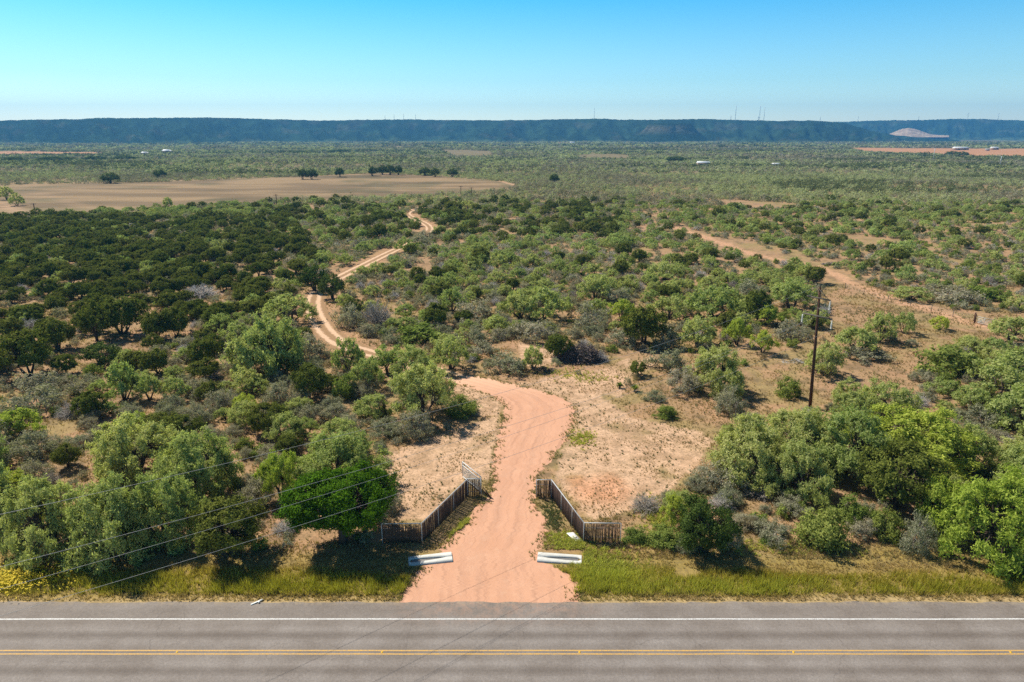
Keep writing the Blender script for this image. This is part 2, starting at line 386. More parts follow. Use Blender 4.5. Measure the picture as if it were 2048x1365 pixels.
dirt = math_(n, 'MULTIPLY', dirt, mapr(n, noise(n, P_, 1.3, 6, 0.75), 0.42, 0.62, 0, 1)); c = mix(n, dirt, c, srgb(196, 150, 122))
edge = math_(n, 'MULTIPLY', mapr(n, yv, Y_EDGE-Y_CEN-0.5, Y_EDGE-Y_CEN, 0, 0.7), mapr(n, noise(n, P_, 2.3, 6, 0.8), 0.45, 0.6, 0, 1)); c = mix(n, edge, c, srgb(160, 142, 118))
bsdf(n, out, c, 0.85, 0.35, f, bs=0.5, bd=0.015)
M_ASPH = m
V, Fq = strip(-140, 140, 2*Y_CEN-Y_EDGE-0.4, Y_EDGE, 0.02, 900, 3, 0.35, 4)
tag(link("road", mesh_np("road", V, [Fq], [M_ASPH])), "worn grey asphalt highway", "road", kind='structure')
def paint(name, col):
    m, n, out = newmat(name); tcn = N(n, "ShaderNodeTexCoord")
    f = noise(n, tcn.outputs['Object'], 18, 5, 0.8)
    c = mix(n, mapr(n, f, 0.40, 0.56, 0.85, 0.05), col, srgb(135, 125, 120)); bsdf(n, out, c, 0.7, 0.3); return m
M_LINEW = paint("white_line_paint", (0.78, 0.77, 0.74)); M_LINEY = paint("yellow_line_paint", (0.72, 0.40, 0.06))
def line(name, y, wd, mat, label):
    V, Fq = strip(-140, 140, y-wd/2, y+wd/2, 0.026, 300, 1)
    V[:, 1] += (fbm(V[:, 0]*0.35, V[:, 0]*0, 5, 2)-0.5)*0.04
    tag(link(name, mesh_np(name, V, [Fq], [mat])), label, "road marking", kind='structure')
line("road_edge_line", Y_WHITE, 0.13, M_LINEW, "white edge line along the far side of the highway")
line("road_edge_line", 2*Y_CEN-Y_WHITE, 0.13, M_LINEW, "white edge line along the near side of the highway")
line("road_centre_line", Y_CEN+0.155, 0.11, M_LINEY, "farther of the two yellow centre lines")
line("road_centre_line", Y_CEN-0.155, 0.11, M_LINEY, "nearer of the two yellow centre lines")
M_REFL = simple("amber_reflector", (0.75, 0.45, 0.03), 0.4, 0.05)
mb = MB(); v = [[-.055,-.05,0],[.055,-.05,0],[.055,.05,0],[-.055,.05,0],[-.035,-.045,.025],[.035,-.045,.025],[.035,.045,.025],[-.035,.045,.025]]
mb.add(v, [(4,5,6,7),(0,1,5,4),(1,2,6,5),(2,3,7,6),(3,0,4,7)])
rme = mb.mesh("reflector", M_REFL)
ordw = ["first", "second", "third", "fourth", "fifth"]
for i, xp in enumerate((354, 764, 1159, 1587, 2021)):
    X, Y = unproj(xp, 1305.5); o = link("road_reflector", rme, loc=(X, Y_CEN, 0.022))
    o.scale = (1.2, 1.2, 1.2)
    tag(o, f"small amber road reflector between the yellow lines, {ordw[i]} of five counted from the left", "reflector", "reflectors along the centre line")

# ------------------------------------------------------------------ driveway ribbon and dirt track
def resample(P, k):
    P = np.asarray(P, float); s = np.concatenate([[0], np.cumsum(np.hypot(*np.diff(P, axis=0).T))]); t = np.linspace(0, s[-1], k)
    return np.stack([np.interp(t, s, P[:, 0]), np.interp(t, s, P[:, 1])], 1), t
def catmull(P, k=10):
    P = np.asarray(P, float); Q = np.vstack([2*P[0]-P[1], P, 2*P[-1]-P[-2]]); o = []
    for i in range(1, len(Q)-2):
        for t in np.linspace(0, 1, k, endpoint=False):
            a, b, c, d = Q[i-1], Q[i], Q[i+1], Q[i+2]
            o.append(0.5*((2*b)+(-a+c)*t+(2*a-5*b+4*c-d)*t*t+(-a+3*b-3*c+d)*t**3))
    o.append(P[-1]); return np.array(o)
Lp = catmull(wpts(DL), 14); Rp = catmull(wpts(DR), 14)
Lp = catmull(wpts(DL), 40); Rp = catmull(wpts(DR), 40); nd = len(Lp); na = 30
jl = (fbm(np.arange(nd)*0.16, np.zeros(nd), 1, 5)-0.5)*1.1; jr = (fbm(np.arange(nd)*0.16, np.zeros(nd), 2, 5)-0.5)*1.1
wd = np.linalg.norm(Rp-Lp, axis=1)[:, None]; un = (Rp-Lp)/wd
Lp = Lp - un*jl[:, None]; Rp = Rp + un*jr[:, None]
u = np.linspace(0, 1, na)
DV = Lp[:, None]*(1-u)[None, :, None] + Rp[:, None]*u[None, :, None]
cl = DV[:, na//2]; sl_ = np.concatenate([[0], np.cumsum(np.linalg.norm(np.diff(cl, axis=0), axis=1))])
DV = np.concatenate([DV, np.full((nd, na, 1), 0.006)], 2)
DV[:2, :, 1] = np.minimum(DV[:2, :, 1], Y_EDGE+0.1)
di = np.arange(nd*na).reshape(nd, na); DF = np.stack([di[:-1, :-1], di[:-1, 1:], di[1:, 1:], di[1:, :-1]], -1).reshape(-1, 4)
wdd = np.linalg.norm(Rp-Lp, axis=1)
au = ((u[None]-0.5)*wdd[:, None]).ravel(); av = np.repeat(sl_, na)
m, n, out = newmat("pink_gravel"); tcn = N(n, "ShaderNodeTexCoord"); P_ = tcn.outputs['Object']
A = N(n, "ShaderNodeAttribute", attribute_name="across"); B = N(n, "ShaderNodeAttribute", attribute_name="along")
cb = N(n, "ShaderNodeCombineXYZ"); n.links.new(A.outputs[2], cb.inputs[0]); n.links.new(math_(n, 'MULTIPLY', B.outputs[2], 0.035), cb.inputs[1])
trk = noise(n, cb.outputs[0], 2.6, 5, 0.7, 0.15)
f = noise(n, P_, 16, 5, 0.85); big = noise(n, P_, 0.4, 4, 0.6)
c = mix(n, big, (0.56, 0.285, 0.17), (0.68, 0.38, 0.245))
c = mix(n, mapr(n, trk, 0.50, 0.62, 0, 0.6), c, (0.44, 0.235, 0.15))
pale = mapr(n, B.outputs[2], 50, 62, 0, 0.8); c = mix(n, pale, c, srgb(226, 182, 150))
c = mix(n, 1.0, c, mix(n, mapr(n, f, 0.3, 0.7, 0, 1), (0.80, 0.80, 0.80), (1.17, 1.17, 1.17)), 'MULTIPLY')
g2 = noise(n, P_, 1.1, 6, 0.75)
for off, st in ((0.85, 0.30), (-0.85, 0.30), (1.9, 0.18)):
    rt = math_(n, 'ABSOLUTE', math_(n, 'ADD', A.outputs[2], math_(n, 'ADD', mapr(n, noise(n, mpB.outputs[0] if False else cb.outputs[0], 0.5, 2, 0.5), 0.3, 0.7, -0.5, 0.5), off)))
    c = mix(n, math_(n, 'MULTIPLY', mapr(n, rt, 0.10, 0.32, st, 0), mapr(n, g2, 0.35, 0.6, 0.2, 1)), c, (0.42, 0.235, 0.155))
c = mix(n, mapr(n, g2, 0.52, 0.66, 0, 0.3), c, (0.68, 0.42, 0.28))
c = mix(n, mapr(n, noise(n, P_, 5.0, 6, 0.8), 0.60, 0.68, 0, 0.35), c, (0.36, 0.21, 0.14))
wv = N(n, "ShaderNodeTexWave", wave_type='BANDS', bands_direction='X'); wv.inputs['Scale'].default_value = 0.22; wv.inputs['Distortion'].default_value = 7.0; wv.inputs['Detail'].default_value = 1.5; wv.inputs['Detail Scale'].default_value = 0.6
n.links.new(cb.outputs[0], wv.inputs[0])
c = mix(n, mapr(n, wv.outputs[1], 0.95, 0.995, 0, 0.12), c, (0.43, 0.24, 0.17))
bsdf(n, out, c, 0.95, 0.1, f, bs=0.25, bd=0.02)
DCE = "pink gravel driveway sweeping up from the highway between the stave fences"
drv = tag(link("driveway", mesh_np("driveway", DV.reshape(-1, 3), [DF], [m], attrs={"across": au, "along": av})), DCE, "driveway", kind='structure')

TC = catmull(W_TRACK, 14); TC, ts = resample(TC, 420)
tg = np.gradient(TC, axis=0); tg /= np.linalg.norm(tg, axis=1)[:, None]; nr = np.stack([tg[:, 1], -tg[:, 0]], 1)
na = 25; hw = 2.5 - 0.9*ss(150, 210, TC[:, 1]) + (fbm(ts/3, ts*0, 6, 3)-0.5)*1.2
uu = np.linspace(-1, 1, na)
TV = TC[:, None] + nr[:, None]*(uu[None, :, None]*hw[:, None, None])
TV = np.concatenate([TV, np.full((420, na, 1), 0.011)], 2); TV[..., 2] += ss(60, 200, TV[..., 1])*0.05
ti = np.arange(420*na).reshape(420, na); TF = np.stack([ti[:-1, :-1], ti[:-1, 1:], ti[1:, 1:], ti[1:, :-1]], -1).reshape(-1, 4)
m, n, out = newmat("sandy_ruts"); tcn = N(n, "ShaderNodeTexCoord"); P_ = tcn.outputs['Object']
A = N(n, "ShaderNodeAttribute", attribute_name="across")
f = noise(n, P_, 6, 5, 0.8); g2 = noise(n, P_, 1.2, 4, 0.7)
rut = math_(n, 'ABSOLUTE', math_(n, 'SUBTRACT', math_(n, 'ABSOLUTE', A.outputs[2]), 1.0))
rut = math_(n, 'ADD', rut, mapr(n, g2, 0.3, 0.7, -0.3, 0.3))
rm = mapr(n, rut, 0.28, 0.58, 1, 0)
c = mix(n, rm, mix(n, g2, srgb(138, 112, 80), srgb(172, 134, 100)), mix(n, g2, srgb(204, 166, 134), srgb(222, 188, 156)))
c = mix(n, 1.0, c, mix(n, mapr(n, f, 0.3, 0.7, 0, 1), (0.78,)*3, (1.18,)*3), 'MULTIPLY')
bsdf(n, out, c, 0.95, 0.1, f, bs=0.5, bd=0.05)
tag(link("dirt_track", mesh_np("dirt_track", TV.reshape(-1, 3), [TF], [m], attrs={"across": (uu[None]*hw[:, None]).ravel()})),
    "sandy two-rut track winding away through the brush", "track", kind='structure')

# ------------------------------------------------------------------ hills
M_HILL, n, out = newmat("hill_scrub"); tcn = N(n, "ShaderNodeTexCoord"); P_ = tcn.outputs['Object']
a = N(n, "ShaderNodeAttribute", attribute_name="tone")
h1 = noise(n, P_, 0.09, 6, 0.85); h2 = noise(n, P_, 0.012, 5, 0.7)
c = mix(n, 1.0, a.outputs[0], mix(n, mapr(n, h1, 0.38, 0.62, 0, 1), (0.45, 0.45, 0.45), (1.5, 1.5, 1.45)), 'MULTIPLY')
bsdf(n, out, c, 1.0, 0.0, h1, bs=1.0, bd=6.0)
def mesa(name, sky_pts, Drim, Dfoot, Dback, seed, label, x0, x1, extra=None):
    cols = np.linspace(x0, x1, 620); ry = np.interp(cols, [p[0] for p in sky_pts], [p[1] for p in sky_pts])
    ry = ry + (fbm(cols/16, cols*0, seed+5, 4)-0.5)*1.8 + (fbm(cols/2.5, cols*0, seed+6, 3)-0.5)*1.5
    dr_ = Drim + (fbm(cols/150, cols*0, seed, 4)-0.5)*420; df = Dfoot + (fbm(cols/120, cols*0, seed+1, 4)-0.5)*300
    if extra is not None: dd = extra(cols); dr_ = dr_+dd; df = df+dd
    S = np.concatenate([np.linspace(0, 1, 46), np.linspace(1.03, 2, 12)]); V = []; T = []
    for s in S:
        D = np.where(s <= 1, df+(dr_-df)*min(s, 1), dr_+(Dback-dr_)*(max(s, 1)-1))
        Xr, zr = at_dist(cols, ry, dr_); Xd = Xr/dr_*D
        zr = np.maximum(zr, -6)
        if s <= 1:
            gul = (fbm(cols/14+D*0.002, D/200, seed+3, 4)-0.5)
            z = -6+(zr+6)*(0.55*s+0.45*s**2.4) + gul*90*math.sin(math.pi*s)*(0.3+0.7*s)
            z = np.minimum(z, zr)
        else: z = zr - 3*(s-1)
        V.append(np.stack([Xd, D+0*cols, z], 1))
        t = np.array((0.030, 0.058, 0.024)) * (1-0.25*s if s < 1 else 0.75)/1.0
        base = np.repeat(np.array((0.026, 0.050, 0.026))[None], len(cols), 0)
        k = ss(0.60, 0.72, fbm(cols/30, cols*0+s*5, seed+9, 4))*(0.10 if 0.05 < s < 1 else 0)
        base = base*(1-k[:, None])+np.array((0.30, 0.22, 0.17))*k[:, None]
        low = ss(0.30, 0.0, s+(fbm(cols/20, cols*0+s*9, seed+12, 3)-0.5)*0.3) if s < 1 else 0*cols
        base = base*(1-low[:, None])+np.array((0.085, 0.12, 0.06))*low[:, None]
        base = base*(0.85+0.55*ss(0.42, 0.7, fbm(cols/26, cols*0+s*7, seed+15, 4)))[:, None]*1.0
        T.append(base)
    nc = len(cols); V = np.concatenate(V); T = np.concatenate(T); i = np.arange(len(S)*nc).reshape(len(S), nc)
    Fq = np.stack([i[:-1, :-1], i[:-1, 1:], i[1:, 1:], i[1:, :-1]], -1).reshape(-1, 4)
    o = link(name, mesh_np(name, V, [Fq], [M_HILL], attrs={"tone": T}, smooth=True)); tag(o, label, "hills", kind='structure')
    return V.reshape(len(S), nc, 3)
SK1 = [(-700,246),(-300,243),(0,241.5),(60,240),(150,239),(190,236.5),(300,236.5),(420,235.5),(520,238),(600,240.5),(640,242),(700,240.5),(800,239.5),(860,240),(1000,241.5),(1100,239.5),(1210,237.5),(1240,240),(1300,240),(1400,238.5),(1500,241),(1560,242.5),(1620,241.5),(1655,243),(1690,247),(1715,254),(1745,263),(1790,271),(1850,277),(1930,284),(2000,292),(2800,300)]
def ex1(c): return -500*ss(560, 300, c) - 260*np.exp(-((c-1345)/70)**2) - 250*np.exp(-((c-1600)/120)**2) + 250*np.exp(-((c-850)/160)**2)
mesa("hills", SK1, 3700, 2950, 6200, 3, "long dark flat-topped ridge across the horizon", -700, 1960, ex1)
SK2 = [(1500,246),(1640,245.5),(1700,243.5),(1780,241),(1850,240.5),(1920,238),(1980,239.5),(2048,242),(2200,241),(2500,243),(2800,247)]
mesa("hills", SK2, 5000, 4300, 6600, 43, "paler far ridge behind the white quarry", 1500, 2800)
# butte standing before the long ridge
cX, _z = at_dist(1342, 285, 3050); zt = at_dist(1342, 247, 3050)[1]
th = np.linspace(0, 2*math.pi, 72, endpoint=False); V = []; T = []
prof = [(1.0, -5), (0.86, 0.12), (0.68, 0.38), (0.52, 0.72), (0.46, 0.95), (0.36, 1.0), (0.0001, 1.0)]
for r_, z_ in prof:
    rr = 190*r_*(1+0.22*(fbm(np.cos(th)*2+5, np.sin(th)*2+5, 4, 3)-0.5)*2)
    V.append(np.stack([cX+rr*1.05*np.cos(th), 3080+rr*np.sin(th), np.full(72, z_*zt if z_ > -1 else -5.0)+(fbm(th*3, th*0+r_*9, 6, 3)-0.5)*8], 1))
    T.append(np.repeat(np.array((0.13, 0.12, 0.08) if z_ == 0.72 else (0.026, 0.05, 0.026))[None], 72, 0))
i = np.arange(len(prof)*72).reshape(-1, 72); j = np.roll(i, -1, 1)
tag(link("hills", mesh_np("hills", np.concatenate(V), [np.stack([i[:-1], j[:-1], j[1:], i[1:]], -1).reshape(-1, 4)], [M_HILL], attrs={"tone": np.concatenate(T)}, smooth=True)),
    "small round flat-topped hill standing before the long ridge", "hills", kind='structure')
# quarry
m, n, out = newmat("quarry_rock"); tcn = N(n, "ShaderNodeTexCoord"); f = noise(n, tcn.outputs['Object'], 0.03, 6, 0.8)
bsdf(n, out, mix(n, mapr(n, f, 0.35, 0.65, 0, 1), (0.26, 0.16, 0.10), (0.60, 0.46, 0.33)), 0.95, 0.1, f, bs=1, bd=5)
M_QUARRY = m
qpts = [(1748,272),(1778,269),(1797,261),(1808,257.5),(1820,256.5),(1834,260),(1848,265),(1862,270),(1900,271.6),(1960,272),(2060,272)]
qc = np.linspace(1748, 1898, 120); qy = np.interp(qc, [p[0] for p in qpts], [p[1] for p in qpts]) + (fbm(qc/5, qc*0, 2, 3)-0.5)*1.6
V = []
for s, D in ((0, 3950), (0.35, 4010), (0.45, 4080), (0.8, 4130), (1.0, 4250), (1.2, 4420)):
    X, z = at_dist(qc, qy, 4250); z0 = at_dist(qc, np.full(len(qc), 273.0), 4250)[1]
    zz = z0-5+(z-z0+5)*min(s, 1) if s <= 1 else z-25
    V.append(np.stack([X/4250*D, D+0*qc, zz+(fbm(qc/6, qc*0+s*3, 9, 3)-0.5)*6*(0 < s < 1)], 1))
i = np.arange(6*120).reshape(6, 120)
tag(link("hill_quarry", mesh_np("hill_quarry", np.concatenate(V), [np.stack([i[:-1, :-1], i[:-1, 1:], i[1:, 1:], i[1:, :-1]], -1).reshape(-1, 4)], [M_QUARRY])),
    "white cut quarry face below the far ridge", "quarry", kind='structure')

# ------------------------------------------------------------------ plants: shapes
def unit(v): return v/(np.linalg.norm(v, axis=-1, keepdims=True)+1e-9)
def leaf_tris(C, Nn, L, Wd, r):
    n_ = len(C); t = unit(np.cross(Nn, r.normal(size=(n_, 3)))); b = np.cross(Nn, t)
    L = np.asarray(L)[:, None]; Wd = np.asarray(Wd)[:, None]
    V = np.stack([C-t*L*0.5-b*Wd*0.5, C-t*L*0.5+b*Wd*0.5, C+t*L*0.5], 1).reshape(-1, 3)
    return V, np.arange(3*n_).reshape(-1, 3)
SPEC = { # W, H, crown bottom, clumps, clump radius, leaves, L, w, outward, stems
 'M': (7.0, 4.6, 0.22, 44, (0.45, 0.92), 9500, 0.27, 0.11, 0.5, 4),
 'X': (9.5, 5.8, 0.03, 112, (0.5, 1.05), 30000, 0.27, 0.11, 0.5, 5),
 'J': (5.0, 4.4, 0.12, 95, (0.38, 0.62), 14500, 0.19, 0.11, 0.8, 3),
 'E': (8.0, 6.6, 0.25, 260, (0.42, 0.66), 56000, 0.18, 0.10, 0.8, 2),
 'G': (3.8, 2.2, 0.05, 42, (0.32, 0.62), 5200, 0.15, 0.065, 0.45, 9),
 'O': (3.2, 2.0, 0.05, 34, (0.32, 0.6), 5000, 0.17, 0.08, 0.5, 6),
 'L': (6.0, 5.0, 0.08, 90, (0.45, 0.85), 13000, 0.22, 0.12, 0.6, 3),
}
def plant(kind, seed, lod=0):
    W, H, zb, nc, cr, nl, L, wd, outw, ns = SPEC[kind]
    r = np.random.default_rng(seed*101+ord(kind)+lod*7)
    k = 1.0
    if lod: nl = int(nl*(0, 0.38, 0.15, 0.055)[lod]); k = (1, 1.55, 2.15, 3.2)[lod]
    # uneven crown radius by direction
    ph = r.uniform(0, 6.28, 4); am = r.uniform(0.05, 0.17, 4)
    def rad(a): return 1+sum(am[i]*np.cos((i+1)*a+ph[i]) for i in range(4))
    C = []; 
    tries = 0
    while len(C) < nc and tries < 6000:
        tries += 1
        a = r.uniform(0, 2*math.pi)
        if kind in 'MX':
            el = math.asin(r.uniform(-0.15, 1)); q = r.uniform(0.62, 1.0)
        elif kind in 'JEL':
            el = math.asin(r.uniform(-0.75, 1)); q = r.uniform(0.72, 1.0)
        else:
            el = math.asin(r.uniform(-0.2, 1)); q = r.uniform(0.45, 1.0)
        rr = W/2*rad(a); hz = H*(1-zb) - cr[0]
        if kind in 'JEL': cz = H*(zb+(1-zb)*0.45); hh = H*(1-zb)*(0.55 if el > 0 else 0.42)
        else: cz = H*zb+0.12*H; hh = H-cz
        cc = np.array([math.cos(a)*math.cos(el)*q*(rr-0.3), math.sin(a)*math.cos(el)*q*(rr-0.3), cz+math.sin(el)*q*(hh-0.3)])
        if kind in 'M' and len(C) > 3:
            dmin = min(np.linalg.norm(cc-x) for x in C)
            if dmin < 0.42: continue
        C.append(cc)
    C = np.array(C); R_ = r.uniform(cr[0], cr[1], len(C))
    cen = np.array([0, 0, H*(0.5 if kind in 'JEL' else 0.35)])
    ci = r.integers(0, len(C), nl)
    nsp = {'M': 15, 'X': 16, 'J': 12, 'E': 14, 'G': 11, 'O': 11, 'L': 16}[kind]
    bias = {'M': 0.15, 'X': 0.15, 'J': 0.9, 'E': 0.8, 'G': 0.55, 'O': 0.4, 'L': 0.25}[kind]
    SD = unit(r.normal(size=(len(C), nsp, 3))*np.array([1, 1, 0.7]) + unit(C-cen)[:, None]*0.55 + np.array([0, 0, bias]))*r.uniform(0.55, 1.35, (len(C), nsp, 1))
    si = r.integers(0, nsp, nl); rr = r.uniform(0.08, 1, nl)**0.75
    jit = {'M': 0.11, 'X': 0.12, 'J': 0.12, 'E': 0.13, 'G': 0.085, 'O': 0.10, 'L': 0.13}[kind]
    P = C[ci] + SD[ci, si]*(rr*R_[ci])[:, None] + r.normal(size=(nl, 3))*jit
    if kind in 'MX': P[:, 2] -= 0.22*rr**2*R_[ci]
    d = unit(SD[ci, si]+r.normal(size=(nl, 3))*0.5)
    P[:, 2] = np.abs(P[:, 2]-0.04)+0.04
    outd = unit(P-cen)
    Nn = unit(d*0.5 + outd*outw + r.normal(size=(nl, 3))*0.55 + np.array([0, 0, 0.15]))
    LV, LF = leaf_tris(P, Nn, L*k*r.uniform(0.6, 1.3, nl), wd*k*r.uniform(0.7, 1.3, nl), r)
    # wood
    mb = MB(); stems = []
    for s in range(ns):
        a = 2*math.pi*s/ns+r.uniform(-0.5, 0.5); sp = r.uniform(0.12, 0.3)*W/2*(1 if kind in 'MXGO' else 0.4)
        top = np.array([math.cos(a)*sp*1.6, math.sin(a)*sp*1.6, H*r.uniform(0.42, 0.6)])
        mid = np.array([math.cos(a)*sp*0.9, math.sin(a)*sp*0.9, H*0.24])+r.normal(size=3)*0.08*H*np.array([1, 1, 0.2])
        base = np.array([math.cos(a)*0.12, math.sin(a)*0.12, -0.15])
        t0 = {'M': 0.13, 'X': 0.17, 'J': 0.12, 'E': 0.26, 'G': 0.035, 'O': 0.035, 'L': 0.18}[kind]*r.uniform(0.8, 1.2)
        mb.tube([base, base*0.4+mid*0.6, mid, (mid+top)/2+r.normal(size=3)*0.05*H, top], [t0*1.3, t0, t0*0.85, t0*0.65, t0*0.4], 6 if kind not in 'GO' else 4)
        stems.append((mid, top, t0))
    for i, cc in enumerate(C):
        if lod and i % 2: continue
        best = min(stems, key=lambda s_: np.linalg.norm(s_[1][:2]-cc[:2])+r.uniform(0, 0.5))
        f = r.uniform(0.2, 1); st = best[0]*(1-f)+best[1]*f
        m1 = (st+cc)/2+r.normal(size=3)*0.07*np.linalg.norm(cc-st); t0 = best[2]
        mb.tube([st, m1, cc], [t0*0.38, t0*0.24, t0*0.1], 4, False)
        if kind in 'G':
            for q in range(2):
                e_ = cc+unit(r.normal(size=3)+np.array([0, 0, .6]))*R_[i]*1.1
                mb.tube([m1, (m1+e_)/2+r.normal(size=3)*.05, e_], [.014, .011, .006], 3, False)
    WV = np.concatenate(mb.V); WQ = np.concatenate(mb.Q); WT = np.concatenate(mb.T) if mb.T else np.zeros((0, 3), int)
    return LV, LF, WV, WQ, WT
def bare(seed, W=3.6, H=2.4, nt=95):
    r = np.random.default_rng(seed); mb = MB()
    for i in range(nt):
        a = r.uniform(0, 6.28); el = math.asin(r.uniform(0.05, 0.98)); q = r.uniform(0.6, 1.05)
        e_ = np.array([math.cos(a)*math.cos(el)*W/2*q, math.sin(a)*math.cos(el)*W/2*q, math.sin(el)*H*q])
        b = np.array([r.normal()*0.12, r.normal()*0.12, -0.05]); m1 = b*0.5+e_*0.5+r.normal(size=3)*0.13+np.array([0, 0, 0.12])
        mb.tube([b, m1, e_], [0.034, 0.022, 0.008], 4, False)
        for k in range(5):
            s = b*(0.4-k*0.05)+e_*(0.6+k*0.05)+r.normal(size=3)*0.03; t = s+unit(r.normal(size=3)+unit(e_)*0.7)*r.uniform(0.35, 0.85)
            t[2] = max(t[2], 0.03)
            mb.tube([s, (s+t)/2+r.normal(size=3)*0.06, t], [0.014, 0.011, 0.006], 3, False)
    return mb
PROTO = {}
def proto(kind, var, lod):
    key = (kind, var, lod)
    if key in PROTO: return PROTO[key]
    mk = {'X': 'M', 'Y': 'M', 'Z': 'X'}.get(kind, kind)
    if kind == 'B':
        me = bare(var*13+5).mesh("bare_shrub", M_TWIG if var % 2 else M_PALETWIG); PROTO[key] = (None, me, me); return PROTO[key]
    shape = {'Y': 'M', 'Z': 'X'}.get(kind, kind)
    LV, LF, WV, WQ, WT = plant(shape, var, lod)
    lm = M_LEAF[{'X': 'M', 'Z': 'Y'}.get(kind, kind)]; wm = M_TWIG if kind == 'G' else M_BARK
    crown = mesh_np("crown", LV, [LF], [lm]); trunk = mesh_np("trunk", WV, [WQ, WT], [wm])
    both = mesh_np("plant", np.vstack([LV, WV]), [LF, WQ+len(LV)] + ([WT+len(LV)] if len(WT) else []), [lm, wm], mi=[0, 1] + ([1] if len(WT) else []))
    PROTO[key] = (crown, trunk, both); return PROTO[key]
NAMES = {'M': ("mesquite_tree", "tree", "mesquite trees in the brush"), 'X': ("mesquite_tree", "tree", "mesquite trees in the brush"),
 'J': ("juniper_tree", "tree", "dark junipers in the brush"), 'E': ("juniper_tree", "tree", "dark junipers in the brush"),
 'G': ("thorn_shrub", "shrub", "grey-green thorn shrubs"), 'O': ("leafy_shrub", "shrub", "leafy green shrubs"),
 'L': ("oak_tree", "tree", "dark oaks in the brush"), 'Y': ("mesquite_tree", "tree", "mesquite trees in the brush"), 'Z': ("mesquite_tree", "tree", "mesquite trees in the brush"),
 'B': ("bare_shrub", "shrub", "bare twiggy shrubs")}
DIMS = {k: (v[0], v[1]) for k, v in SPEC.items()}; DIMS['Y'] = DIMS['M']; DIMS['Z'] = DIMS['X']; DIMS['B'] = (3.6, 2.4)
NVAR = {'M': 8, 'X': 4, 'J': 7, 'E': 1, 'G': 8, 'O': 4, 'L': 2, 'Y': 2, 'Z': 2, 'B': 4}
PL = []   # kind, X, Y, W, H, label
